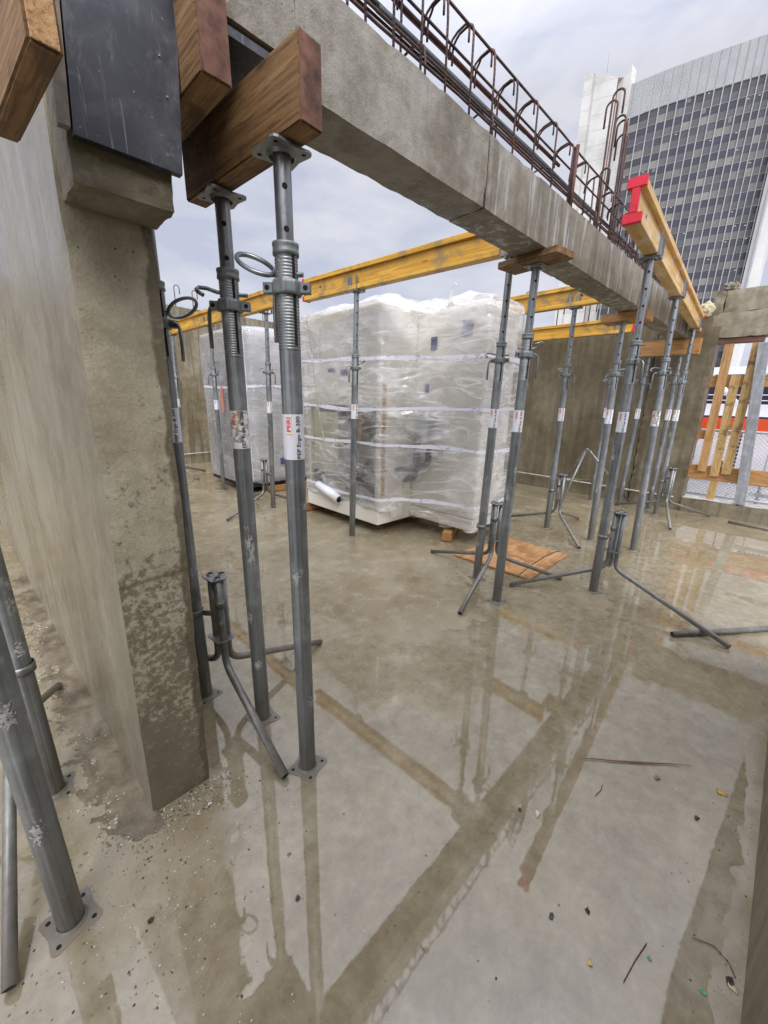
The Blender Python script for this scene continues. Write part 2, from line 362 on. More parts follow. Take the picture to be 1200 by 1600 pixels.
geo = n.n('ShaderNodeNewGeometry'); z = n.n('ShaderNodeSeparateXYZ', {0: geo.outputs['Position']}).outputs[2]
wetm = n.n('ShaderNodeMapRange', {'Value': n.math('ADD', z, n.math('MULTIPLY', b, .003)), 'From Min': .0, 'From Max': .008, 'To Min': 1.0, 'To Max': 0.0}).outputs[0]
col = n.mix(n.math('MULTIPLY', wetm, .4), col, (.22, .18, .105))
sp = n.n('ShaderNodeTexVoronoi', {'Vector': v, 'Scale': 70.0}).outputs['Distance']
spm = n.math('MULTIPLY', n.ramp(sp, [(.10, 1.0), (.16, 0.0)]), n.ramp(n.noise(v, 2.6, 3), [(.5, 0.0), (.6, .8)]))
col = n.mix(spm, col, (.10, .08, .055))
M['floor'] = n.done(n.pbr(base=col, rough=n.mix(wetm, n.ramp(b, [(.35, .16), (.65, .42)]), n.ramp(b, [(.35, .07), (.65, .2)])), ior=1.6, nrm=n.bump(n.math('ADD', c, n.math('MULTIPLY', spm, .3)), .22, .002)))
me.materials.append(M['floor'])
flo = bpy.data.objects.new('floor', me); COL.objects.link(flo); tag(flo, 'wet concrete roof slab covered in shallow puddles', 'floor', kind='structure')
# thin silty rain water lying in the dips of the slab
n = NT('silty_water'); v = n.coords()
rp = n.math('ADD', n.noise(n.coords((1, 1, 1), (0, 0, R(30))), 9, 3, .5, .6), n.math('MULTIPLY', n.noise(v, 45, 4, .6), .25))
nr = n.bump(rp, .045, .004)
fr = n.n('ShaderNodeFresnel', {'IOR': 1.80, 'Normal': nr}).outputs[0]
gl = n.n('ShaderNodeBsdfGlossy', {'Roughness': .008, 'Color': (1, .965, .90, 1), 'Normal': nr}).outputs[0]
sa = n.noise(v, 2.4, 8, .66, .3); sb = n.noise(v, 14, 8, .75); sf_ = n.math('ADD', n.math('MULTIPLY', sa, .6), n.math('MULTIPLY', sb, .4))
silt = n.n('ShaderNodeBsdfDiffuse', {'Color': n.ramp(sf_, [(.40, (.28, .225, .13)), (.50, (.335, .28, .175)), (.60, (.40, .345, .235))])}).outputs[0]
tr = n.n('ShaderNodeBsdfTransparent', {'Color': (.97, .96, .93, 1)}).outputs[0]
m1 = n.n('ShaderNodeMixShader', {0: n.ramp(sb, [(.35, .6), (.65, .8)]), 1: tr, 2: silt}).outputs[0]
m2 = n.n('ShaderNodeMixShader', {0: fr, 1: m1, 2: gl}).outputs[0]
M['water'] = n.done(m2)
bm = B(); q = [bm.verts.new(p) for p in ((-2.6, -.2, 0), (6.93, -.2, 0), (6.93, 9.28, 0), (-2.6, 9.28, 0))]; bm.faces.new(q)
tag(obj('puddle_water', bm, M['water']), 'shallow muddy puddle water on the slab', 'puddle', kind='structure')
# street level far outside the parapet
bm = B(); q = [bm.verts.new(p) for p in ((-1200, -1200, -.12), (1200, -1200, -.12), (1200, 1200, -.12), (-1200, 1200, -.12))]; bm.faces.new(q)
M['ground'] = flat('pale_ground', (.30, .29, .27), .8, 0, .2, .4)
tag(obj('ground', bm, M['ground']), 'pale paved ground beyond the building', 'ground', kind='structure')

# ---------------------------------------------------------------- concrete walls and beam
def lean(p): return Vector((p.x + .035 * max(0, min(1, p.z / 1.88)) - .055 * max(0, p.y - 1.33), p.y, p.z))
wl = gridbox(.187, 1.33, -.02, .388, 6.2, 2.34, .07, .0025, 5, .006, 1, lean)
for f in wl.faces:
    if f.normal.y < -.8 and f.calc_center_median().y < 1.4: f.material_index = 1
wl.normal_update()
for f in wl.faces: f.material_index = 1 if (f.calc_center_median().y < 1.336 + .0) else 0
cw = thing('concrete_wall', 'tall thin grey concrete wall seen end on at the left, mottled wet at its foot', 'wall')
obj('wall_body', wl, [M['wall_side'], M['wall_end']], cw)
for yj in (2.72, 4.6):
    bm = B()
    for k in range(20):
        za, zb_ = .0 + k * .117, .0 + (k + 1) * .117
        q = [lean(Vector((.187, yj + dy, zz))) for dy, zz in ((-.003, za), (.003, za), (.003, zb_), (-.003, zb_))]
        f = bm.faces.new([bm.verts.new((p.x - .0035, p.y, p.z)) for p in q])
    obj('joint_line', bm, M['joint'], cw)
# dropped block of the beam where it meets the wall end
bk = thing('beam_end_block', 'rough concrete block jutting from the top of the left wall behind black panel', 'concrete block')
M['block'] = concrete('block_concrete', (.15, .12, .065), (.25, .21, .13), (.37, .33, .24), streak=.15, mott=0, pits=1, rough=.85, wetcol=(.10, .08, .045), big=5)
bm = gridbox(.228, 1.175, 1.882, .428, 1.322, 2.33, .010, .003, 38, .004, 5)
obj('block', bm, M['block'], bk)
bp = thing('black_plywood_panel', 'scuffed black film faced plywood sheet covering the beam end above the left wall', 'plywood panel')
bm = B(); box(bm, .236, 1.150, 1.958, .446, 1.171, 2.62)
for v in bm.verts:
    if v.co.z > 2.5: v.co.x += .045
obj('panel', bm, M['ply_black'], bp)
M['ply_edge'] = flat('plywood_edge', (.20, .16, .12), .7, 0, .3, 40)
bm = B(); box(bm, .214, 1.152, 1.97, .2335, 1.174, 2.62)
for v in bm.verts:
    if v.co.z > 2.5: v.co.x += .045
obj('edge_batten', bm, M['ply_edge'], bp)
for (x, z) in ((.420, 2.17), (.428, 2.10)):
    bm = B(); box(bm, x - .002, 1.1475, z - .002, x + .002, 1.1498, z + .002); obj('nail_head', bm, M['galv_in'], bp)

# main beam, its face cast in bays
cb = thing('concrete_beam', 'long grey concrete beam spanning overhead with water streaks down its face', 'concrete beam')
for (xa, xb, zb, nm, sd_) in ((.40, .80, 2.345, 'near_bay', 3), (.80, 1.778, 2.290, 'bay', 8), (1.786, 6.94, 2.290, 'bay', 13)):
    bm = gridbox(xa, 1.18, zb, xb, 1.38, 2.57, .045, .0022, 9, .007, sd_)
    obj('beam_bay', bm, M['beam'] if xa > 1.7 else M['beam_near'], cb)
bm = B(); box(bm, 1.778, 1.186, 2.296, 1.786, 1.376, 2.565); obj('joint_gap', bm, M['hole'], cb)
# black soffit formwork left under the near bay
sf = thing('soffit_formwork', 'black plywood soffit sheet left under the near end of the overhead beam', 'formwork')
bm = B(); box(bm, .45, 1.19, 2.318, .86, 1.74, 2.338); obj('soffit_sheet', bm, M['ply_black'], sf)
bm = B(); box(bm, .45, 1.395, 2.342, .86, 1.415, 2.62); obj('side_sheet', bm, M['ply_black'], sf)

fw = thing('far_wall', 'brown far concrete wall behind the plastic wrapped units and props', 'wall')
obj('wall_face', gridbox(6.95, 1.585, -.02, 7.2, 9.5, 2.66, .12, .003, 5, .01, 21), M['far_wall'], fw)
obj('wall_pier', gridbox(6.93, .905, -.02, 7.2, 1.578, 2.62, .06, .006, 6, .03, 22), M['far_wall'], fw)
lf = gridbox(-3.2, 9.3, -.02, 6.92, 9.55, 3.20, .15, .004, 5, .012, 25)
tag(obj('left_far_wall', lf, M['far_wall_l']), 'tall stained concrete wall closing the back left corner', 'wall')
pk = thing('parapet_with_opening', 'concrete lintel and low kerb framing the boarded opening on the right', 'wall')
obj('lintel', gridbox(6.93, -1.6, 2.30, 7.2, 1.0, 2.60, .05, .006, 7, .014, 31), M['lintel'], pk)
obj('upper_course', gridbox(6.965, -1.6, 2.602, 7.2, .93, 2.87, .05, .004, 7, .02, 32), M['lintel'], pk)
obj('upper_stub', gridbox(6.94, .93, 2.622, 7.2, 1.04, 2.86, .03, .012, 12, .03, 33), M['lintel'], pk)
obj('kerb', gridbox(6.90, -1.6, -.02, 7.2, .903, .20, .05, .003, 7, .01, 34), M['far_wall'], pk)
M['ledge'] = flat('pale_kerb_ledge', (.46, .44, .40), .8, 0, .3, 14)
obj('ledge', gridbox(6.905, -1.6, .2005, 7.15, .90, .212, .05, .004, 9, .012, 35), M['ledge'], pk)
# expanding foam lump at the broken corner
bm = B(); bmesh.ops.create_icosphere(bm, subdivisions=4, radius=1)
for v in bm.verts:
    q = 1 + .35 * mn.noise(v.co * 2.2) + .12 * mn.noise(v.co * 6); v.co = Vector((v.co.x * .05 * q, v.co.y * .085 * q, v.co.z * .085 * q)) + Vector((6.93, 1.10, 2.66))
M['foam'] = flat('foam', (.50, .44, .27), .8, 0, .25, 30)
tag(obj('foam_lump', bm, M['foam'], smooth=True), 'pale yellow foam lump on the broken top corner of the far pier', 'foam')
bm = gridbox(6.97, 1.12, 2.62, 7.15, 1.40, 2.70, .03, .018, 11, .03, 41)
tag(obj('broken_concrete', bm, M['lintel']), 'broken concrete edge on the far pier left of the foam lump', 'concrete rubble')
for i, (y, s_) in enumerate(((.93, 1.0), (.86, .7))):
    bm = B(); bmesh.ops.create_icosphere(bm, subdivisions=3, radius=1)
    for v in bm.verts:
        q = 1 + .7 * mn.noise(v.co * 2.6 + Vector((i, 0, 0))); v.co = Vector((v.co.x * .05 * q, v.co.y * .05 * q * s_, v.co.z * .055 * q)) + Vector((7.03, y, 2.90))
    tag(obj('rubble', bm, M['lintel'], smooth=False), ['larger brown rubble lump on top of the right lintel', 'smaller brown rubble lump on top of the right lintel, right of the larger one'][i], 'rubble', 'rubble lumps on the lintel')
# wall just outside the frame on the right, its foot runs along the slab edge
tag(obj('right_wall', gridbox(-1.2, -.43, -.02, 3.0, -.213, 2.75, .1, .002, 6, .004, 51), M['far_wall']), 'dark concrete wall whose foot shows along the right edge of the slab', 'wall')

# ---------------------------------------------------------------- timbers
def timber(nm, label, x0, y0, z0, x1, y1, z1, mat, endmat=None, rz=0, group=None, cat='timber', seed=0):
    t = thing(nm, label, cat, ((x0 + x1) / 2, (y0 + y1) / 2, z0), group); t.rotation_euler[2] = R(rz)
    hx, hy, hz = (x1 - x0) / 2, (y1 - y0) / 2, z1 - z0
    bm = B(); box(bm, -hx, -hy, 0, hx, hy, hz); bmesh.ops.bevel(bm, geom=bm.edges[:], offset=.004, segments=2, affect='EDGES')
    for v in bm.verts: v.co += mn.noise_vector(v.co * 6 + Vector((seed, 0, 0))) * .002
    obj('beam_body', bm, mat, t)
    if endmat:
        bm = B(); box(bm, -hx + .004, -hy - .0028, .004, hx - .004, -hy + .001, hz - .004); obj('painted_end', bm, endmat, t)
    return t
gT = 'squared timbers carrying the near end of the beam'
timber('timber_beam', 'squared timber with red end resting on the two nearest props', .652, .985, 2.092, .722, 1.625, 2.27, M['timber_y'], M['timber_end'], 3.5, gT, seed=1)
timber('timber_beam', 'short squared timber with red end right beside the black plywood panel', .458, 1.05, 2.12, .53, 1.60, 2.31, M['timber_y'], M['timber_end'], 1.5, gT, seed=2)
timber('timber_beam', 'raw orange ended timber at the top left corner beside the wall', .126, .872, 1.93, .168, 1.21, 2.22, M['timber_y'], M['timber_raw'], 5, gT, seed=3)
timber('packing_plank', 'flat plank packing on the prop under the middle of the concrete beam', 2.43, 1.09, 2.248, 2.61, 1.49, 2.287, M['timber_y'], None, -8, None, 'plank', 4)
timber('packing_plank', 'pair of stacked planks under the far part of the concrete beam', 4.44, 1.13, 2.208, 4.66, 1.52, 2.287, M['h20'] if False else M['board_y'], None, 0, None, 'plank', 5)
timber('packing_timber', 'squared timber across the far end of the concrete beam at the wall', 6.60, 1.03, 2.09, 6.72, 1.70, 2.286, M['board_y'], None, 0, None, 'timber', 6)

# ---------------------------------------------------------------- yellow H-section form beams
def h20(label, ax, ay, bx, by, z, mat, caps=(1, 1), group='wooden I-beams of the slab formwork'):
    L = math.hypot(bx - ax, by - ay); t = thing('formwork_beam', label, 'wooden beam', (ax, ay, z), group); t.rotation_euler[2] = math.atan2(by - ay, bx - ax)
    for nm, a in (('bottom_flange', (-.04, 0, .04, .04)), ('top_flange', (-.04, .16, .04, .2))):
        bm = B(); box(bm, 0, a[0], a[1], L, a[2], a[3]); bmesh.ops.bevel(bm, geom=bm.edges[:], offset=.003, segments=1, affect='EDGES'); obj(nm, bm, mat, t)
    bm = B(); box(bm, .001, -.0135, .0402, L - .001, .0135, .1598); obj('web', bm, mat, t)
    hb = B()
    for x in (.25, L - .25):
        for sd_ in (-1, 1):
            ring = [hb.verts.new((x + .011 * math.cos(k * math.pi / 6), sd_ * .0142, .1 + .011 * math.sin(k * math.pi / 6))) for k in range(12)]; hb.faces.new(ring)
    obj('web_hole', hb, M['hole'], t)
    for k, (x, e) in enumerate(((0, -1), (L, 1))):
        if not caps[k]: continue
        bm = B()
        for (y0, z0, y1, z1) in ((-.045, -.004, .045, .044), (-.045, .156, .045, .204), (-.019, .0445, .019, .1555)):
            xa, xb = sorted((x + e * .006, x - e * .022)); box(bm, xa, y0, z0, xb, y1, z1)
        bmesh.ops.bevel(bm, geom=bm.edges[:], offset=.003, segments=2, affect='EDGES'); obj('end_cap', bm, M['red'], t)
    return t
h20('weathered wooden I-beam with bright red end cap in front of the tower', 2.60, .815, 6.75, 1.115, 2.368, M['h20_old'], (1, 1))
h20('yellow I-beam over the big wrapped unit running into the concrete beam', 2.64, 3.86, 2.79, 1.40, 2.425, M['h20'], (1, 0))
h20('orange yellow I-beam going off behind the left wall, nearer the left container', 2.575, 3.96, 2.50, 7.9, 2.425, M['h20'], (0, 0))
h20('middle yellow I-beam behind the concrete beam, with its prop right of the wrapped unit', 4.60, 1.55, 4.72, 5.6, 2.425, M['h20'], (1, 0))
h20('farthest yellow I-beam, along the far wall top, with a red cap at its right end', 6.58, 1.80, 6.66, 6.0, 2.415, M['h20'], (1, 0))
# ---------------------------------------------------------------- steel props
SEG = 64
def fluted(bm, z0, z1, r=.0322, nz=2, mi=0):
    rings = []
    for i in range(nz):
        z = z0 + (z1 - z0) * i / (nz - 1); rg = []
        for k in range(SEG):
            a = 2 * math.pi * k / SEG; ph = (k % 8)
            rr = r - (.0018 if ph == 0 else .0003 if ph in (1, 7) else 0)
            rg.append(bm.verts.new((rr * math.cos(a), rr * math.sin(a), z)))
        rings.append(rg)
    for a, b in zip(rings, rings[1:]):
        for k in range(SEG):
            f = bm.faces.new((a[k], a[(k + 1) % SEG], b[(k + 1) % SEG], b[k])); f.material_index = mi; f.smooth = True
def mesh_of(bm, name, mats):
    me = bpy.data.meshes.new(name); bm.to_mesh(me); bm.free()
    for mt in mats: me.materials.append(mt)
    return me
def plate_poly(h=.062, c=.016):
    o = []
    for sx, sy in ((1, -1), (1, 1), (-1, 1), (-1, -1)):
        p = [(sx * h, sy * (h - c)), (sx * (h - c * .3), sy * (h - c * .3)), (sx * (h - c), sy * h)]
        o += p if sx * sy > 0 else p[::-1]
        # shallow waist in the middle of each side
        nxt = {(1, -1): (h - .007, 0), (1, 1): (0, h - .007), (-1, 1): (-(h - .007), 0), (-1, -1): (0, -(h - .007))}[(sx, sy)]
        o.append(nxt)
    return o
def ang_sort(pl): return sorted(pl, key=lambda p: math.atan2(p[1], p[0]))
PM = {}
bm = B(); fluted(bm, .006, 1.585, nz=9); rings = []
z = 1.585; k = 0
while z < 1.842:
    r = .0325 if k % 2 else .0315; rings.append((r, z)); rings.append((r, z + .0028)); z += .0042; k += 1
lathe(bm, rings, 48)
for a in (0.6, 0.6 + math.pi):
    c, s_ = math.cos(a), math.sin(a); vs = box(bm, .0305, -.0045, 1.60, .0332, .0045, 1.838, 1); bmesh.ops.rotate(bm, verts=vs, cent=(0, 0, 0), matrix=Matrix.Rotation(a, 3, 'Z'))
PM['outer_tube'] = mesh_of(bm, 'outer_tube', [M['galv'], M['hole']])
bm = B(); lathe(bm, [(.0325, 1.836), (.0368, 1.838), (.0372, 1.845), (.0360, 1.849), (.0360, 1.858), (.0372, 1.861), (.0372, 1.868), (.0245, 1.870)], 40)
PM['collar'] = mesh_of(bm, 'collar', [M['cast']])
bm = B(); lathe(bm, [(.0238, -.80), (.0238, -.002)], 36)
for i in range(7):
    for sgn in (0, 1):
        a0 = math.pi * sgn; z0 = -.085 - i * .10
        ring = []
        for q in range(14):
            t = 2 * math.pi * q / 14; aa = a0 + .0078 * math.cos(t) / .0242; ring.append(bm.verts.new((.0244 * math.cos(aa), .0244 * math.sin(aa), z0 + .0078 * math.sin(t))))
        f = bm.faces.new(ring); f.material_index = 1
PM['inner_tube'] = mesh_of(bm, 'inner_tube', [M['galv_in'], M['hole']])
def plate_mesh(z0, z1, nm):
    bm = B(); prism(bm, ang_sort(plate_poly()), z0, z1)
    for sx in (-1, 1):
        for sy in (-1, 1):
            for zz in (z1 + .0004, z0 - .0004):
                f = bm.faces.new([bm.verts.new((sx * .042 + .0065 * math.cos(t * math.pi / 5), sy * .042 + .0065 * math.sin(t * math.pi / 5), zz)) for t in range(10)]); f.material_index = 1
    lathe(bm, [(.040, z1 + .0002 if nm == 'base_plate' else z0 - .0002), (.0335, z1 + .008 if nm == 'base_plate' else z0 - .008)], 32)
    return mesh_of(bm, nm, [M['plate_dirty'] if nm == 'base_plate' else M['galv'], M['hole']])
M['plate_dirty'] = metal('silted_plate', (.17, .165, .145), .45, .35, (.30, .26, .19), .7, 3, dirt=(.19, .16, .11))
PM['base_plate'] = plate_mesh(-.0042, .0020, 'base_plate'); PM['head_plate'] = plate_mesh(-.006, -.0004, 'head_plate')
for sx in (-1, 1):
    for sy in (-1, 1):
        bm = B(); x0, x1 = sorted((sx * .030, sx * .060)); y0 = sy * .0445
        box(bm, x0, min(y0, y0 + sy * .004), 0, x1, max(y0, y0 + sy * .004), .118)
        xx = sx * .060; xx_ = xx; box(bm, min(xx, xx - sx * .004), min(y0 + sy * .0041, y0 + sy * .014), 0, max(xx, xx - sx * .004), max(y0 + sy * .0041, y0 + sy * .014), .118)
        PM['fork%d%d' % (sx, sy)] = mesh_of(bm, 'fork_upright', [M['galv_in']])
bm = B()  # cast nut with two eared lugs
pr_ = [(.0335, -.019), (.043, -.019), (.0455, -.014), (.0455, .012), (.0425, .019), (.0335, .019)]
rings = lathe(bm, pr_, 8)
for f in bm.faces: f.smooth = False
for s_ in (-1, 1):
    box(bm, min(s_ * .040, s_ * .068), -.013, -.014, max(s_ * .040, s_ * .068), .013, .014)
    for t in (-1, 1):
        f = bm.faces.new([bm.verts.new((s_ * .056 + .0075 * math.cos(q * math.pi / 5), t * .0134, .0075 * math.sin(q * math.pi / 5))) for q in range(10)]); f.material_index = 1
bmesh.ops.bevel(bm, geom=[e for e in bm.edges if e.calc_length() > .02], offset=.0015, segments=1, affect='EDGES')
PM['adjusting_nut'] = mesh_of(bm, 'adjusting_nut', [M['cast'], M['hole']])
def pin_mesh(kind):
    bm = B()
    if kind == 0:      # big oval ring raised from the side
        c = Vector((-.090, 0, .050)); pts = []
        for i in range(30):
            t = 2 * math.pi * i / 30; pts.append(c + Vector((.052 * math.cos(t), .034 * math.sin(t), -.022 * math.cos(t) + .024 * math.sin(t))))
        tube(bm, pts, .0068, 10, closed=True); tube(bm, [(-.042, 0, .024), (.0, 0, .024), (.048, 0, .024)], .0068, 10)
    elif kind == 1:    # open hook
        pts = [(.062, 0, .024), (.0, 0, .026), (-.04, -.005, .030), (-.070, -.016, .038), (-.090, -.034, .036), (-.093, -.052, .026), (-.082, -.064, .014), (-.068, -.066, .006)]
        tube(bm, pts, .0066, 10)
    else:
        pts = [(.055, 0, .024), (-.03, 0, .024), (-.06, .006, .030), (-.085, .022, .045), (-.086, .045, .058), (-.066, .058, .06), (-.04, .056, .052), (-.02, .048, .046)]
        tube(bm, pts, .0062, 10)
    return mesh_of(bm, 'locking_pin', [M['galv_in']])
for i in range(3): PM['pin%d' % i] = pin_mesh(i)
bm = B(); tube(bm, [(.048, 0, .0), (.064, 0, .002), (.074, 0, -.004), (.080, 0, -.018), (.082, 0, -.06), (.081, 0, -.138)], .0068, 10)
PM['nut_handle'] = mesh_of(bm, 'nut_handle', [M['galv_in']])
# sticker with its lettering bent round the tube
bm = B(); lathe(bm, [(.0329, 1.262), (.0329, 1.402)], 64); PM['label'] = mesh_of(bm, 'label', [M['label']])
def text_mesh(txt, size, z0, ang, mat, bold=.0, rad=.0338, length=.05):
    cu = bpy.data.curves.new('lettering', 'FONT'); cu.body = txt; cu.size = size; cu.offset = bold; cu.resolution_u = 2; cu.fill_mode = 'FRONT'
    o = bpy.data.objects.new('lettering', cu); COL.objects.link(o)
    bpy.context.view_layer.update(); dg = bpy.context.evaluated_depsgraph_get(); me = bpy.data.meshes.new_from_object(o.evaluated_get(dg))
    bpy.data.objects.remove(o)
    bm = B(); bm.from_mesh(me)
    xs_ = [v.co.x for v in bm.verts]; x0_ = min(xs_); stretch = length / (max(xs_) - x0_)
    for v in bm.verts: v.co.x -= x0_
    bmesh.ops.triangulate(bm, faces=bm.faces[:]); bmesh.ops.subdivide_edges(bm, edges=[e for e in bm.edges if e.calc_length() > .005], cuts=1)
    for v in bm.verts:
        x, y = v.co.x * stretch, v.co.y; a = ang - (y - size * .35) / rad; v.co = Vector((rad * math.cos(a), rad * math.sin(a), z0 + x))
    return bm
def frame_strip(a0, a1, z0, z1, mat_i=0, rad=.0334):
    bm = B(); n_ = 8; lo = [bm.verts.new((rad * math.cos(a0 + (a1 - a0) * i / n_), rad * math.sin(a0 + (a1 - a0) * i / n_), z0)) for i in range(n_ + 1)]
    hi = [bm.verts.new((v.co.x, v.co.y, z1)) for v in lo]
    for i in range(n_): bm.faces.new((lo[i], lo[i + 1], hi[i + 1], hi[i]))
    return bm
def join(bms, name, mats, idx):
    out = B()
    for b_, i in zip(bms, idx):
        tmp = bpy.data.meshes.new('t'); b_.to_mesh(tmp); b_.free(); k0 = len(out.faces); out.from_mesh(tmp); out.faces.ensure_lookup_table()
        for f in out.faces[k0:]: f.material_index = i
        bpy.data.meshes.remove(tmp)
    return mesh_of(out, name, mats)
PM['logo'] = join([text_mesh('PERI', .0185, 1.349, -.50, None, .0004, length=.044), frame_strip(-.205, -.155, 1.341, 1.398), frame_strip(-.74, -.155, 1.3395, 1.343)], 'logo', [M['lred'], M['lyel']], [0, 1, 1])
PM['model_text'] = join([text_mesh('PEP Ergo B-300', .0185, 1.2655, .40, None, .00025, length=.131)] + [frame_strip(.72, .75, 1.345 + .008 * i, 1.351 + .008 * i) for i in range(5)], 'model_text', [M['lblk'], M['lred']], [0] + [1] * 5)

def part(nm, me, parent, loc=(0, 0, 0), rz=0):
    o = bpy.data.objects.new(nm, me); COL.objects.link(o); o.parent = parent; o.location = loc; o.rotation_euler[2] = rz; return o
def worn():
    n = NT('label_worn'); v = n.coords(); a = n.noise(v, 60, 7, .75); b = n.noise(v, 22, 4, .6)
    col = n.mix(n.ramp(n.math('ADD', n.math('MULTIPLY', a, .5), n.math('MULTIPLY', b, .5)), [(.50, 0.0), (.54, 1.0)]), (.70, .70, .71), (.27, .25, .20))
    return n.done(n.pbr(base=col, rough=.6))
M['label_worn'] = worn()
M['splash'] = flat('cement_splash', (.40, .39, .36), .85, 0, .3, 60)
def prop(label, base, top, h, spin=None, head='plate', nut=1.755, pin=1, pin_rot=0.0, hrot=1.2, group='adjustable steel props', forkrot=0.0):
    bx, by = base; d = Vector((top[0] - bx, top[1] - by, h)); L = d.length
    t = thing('steel_prop', label, 'steel prop', (bx, by, 0), group)
    toc = math.atan2(-by, -bx) + (spin or 0)
    q = Vector((0, 0, 1)).rotation_difference(d.normalized()); t.rotation_mode = 'QUATERNION'; t.rotation_quaternion = q @ Matrix.Rotation(toc, 4, 'Z').to_quaternion()
    part('outer_tube', PM['outer_tube'], t); part('collar', PM['collar'], t); part('base_plate', PM['base_plate'], t, rz=.785 if spin is None else .785 + spin * 2)
    part('inner_tube', PM['inner_tube'], t, (0, 0, L), .15); part('head_plate', PM['head_plate'], t, (0, 0, L), -toc + forkrot)
    if head == 'fork':
        for kk in ('fork-1-1', 'fork-11', 'fork1-1', 'fork11'): part('fork_upright', PM[kk], t, (0, 0, L), -toc + forkrot)
    n_ = part('adjusting_nut', PM['adjusting_nut'], t, (0, 0, nut), pin_rot); part('nut_handle', PM['nut_handle'], n_, rz=hrot - pin_rot if hrot is not None else 0)
    part('locking_pin', PM['pin%d' % pin], t, (0, 0, nut + .012), pin_rot)
    l = part('label', PM['label'], t); part('logo', PM['logo'], l); part('model_text', PM['model_text'], l)
    return t
P_ = [
 ('nearest prop of the left pair, under the red ended timber, with raised oval ring', (.699, 1.111), (.698, 1.114), 2.083, .05, 'plate', 1.755, 0, 1.25, 3.6, 0),
 ('second of the near left pair, with a chalky patch halfway down and a worn label', (.693, 1.470), (.690, 1.473), 2.083, -.12, 'plate', 1.755, 1, 1.45, -1.9, 0),
 ('prop half hidden behind the right side of the left wall, holding the nearest tripod', (.556, 1.800), (.560, 1.83), 2.30, -.05, 'plate', 1.72, 0, -1.7, 1.1, 0),
 ('small far prop in front of the grey side of the left wrapped container', (2.573, 6.229), (2.56, 6.17), 2.42, .1, 'fork', 1.76, 1, -1.3, -1.5, 0),
 ('far prop with a tripod between the two wrapped units', (2.614, 4.752), (2.64, 4.70), 2.42, 0, 'fork', 1.75, 1, 1.2, 1.5, 0),
 ('free standing prop in front of the left face of the big wrapped unit', (2.668, 3.158), (2.70, 3.12), 2.42, .2, 'fork', 1.745, 2, -1.0, None, 0),
 ('prop with tripod in front of the right corner of the big wrapped unit', (2.759, 1.627), (2.783, 1.601), 2.42, -.1, 'fork', 1.745, 1, 1.3, -1.2, 0),
 ('prop under the flat plank at the middle of the concrete beam', (2.531, 1.305), (2.546, 1.288), 2.246, .1, 'plate', 1.745, 2, -1.2, 1.8, 0),
 ('prop with tripod under the middle yellow beam, before the bare far wall', (4.621, 1.837), (4.63, 1.86), 2.42, .05, 'fork', 1.75, 2, 1.6, None, 0),
 ('prop under the stacked planks at the far part of the concrete beam', (4.557, 1.317), (4.535, 1.346), 2.205, -.05, 'plate', 1.74, 1, -1.3, None, 0),
 ('large prop with tripod under the red capped end of the right I-beam', (3.254, .856), (3.245, .866), 2.364, 0, 'fork', 1.735, 2, .5, .9, 0),
 ('prop under the middle of the right I-beam', (4.561, .898), (4.53, .950), 2.366, .1, 'fork', 1.74, 1, .8, -1.4, 0),
 ('rightmost prop, with tripod, under the far end of the right I-beam', (6.404, 1.085), (6.396, 1.096), 2.366, -.1, 'fork', 1.74, 1, 2.4, -1.5, 0),
 ('far slim prop close to the wall, left one under the cross timber', (6.690, 1.620), (6.67, 1.58), 2.086, 0, 'plate', 1.74, 1, 1.0, 1.5, 0),
 ('far prop mostly hidden, right one under the cross timber', (6.640, 1.225), (6.65, 1.22), 2.086, 0, 'plate', 1.74, 2, 1.0, -1.4, 0),
 ('far prop showing just its lever and foot behind the middle props', (6.600, 3.300), (6.62, 3.36), 2.41, 0, 'fork', 1.75, 1, 1.2, 1.2, 0),
 ('far prop at the red capped right end of the farthest yellow beam', (6.560, 1.985), (6.60, 1.98), 2.41, 0, 'fork', 1.75, 1, 1.2, 1.2, 0),
 ('leftmost foreground prop rising out of the left edge with its square foot in the puddle', (-.072, 1.158), (-.095, 1.150), 2.10, .3, 'plate', 1.75, 1, 1.2, 1.2, .5),
 ('prop at the left edge standing behind the leftmost one', (-.053, 1.682), (-.07, 1.68), 2.10, .2, 'plate', 1.75, 1, 1.2, 1.2, .1),
 ('thin distant prop peeping out behind the half hidden prop at the left wall', (2.44, 7.62), (2.50, 7.55), 2.42, 0, 'fork', 1.75, 1, 1.2, 1.2, 0),
]
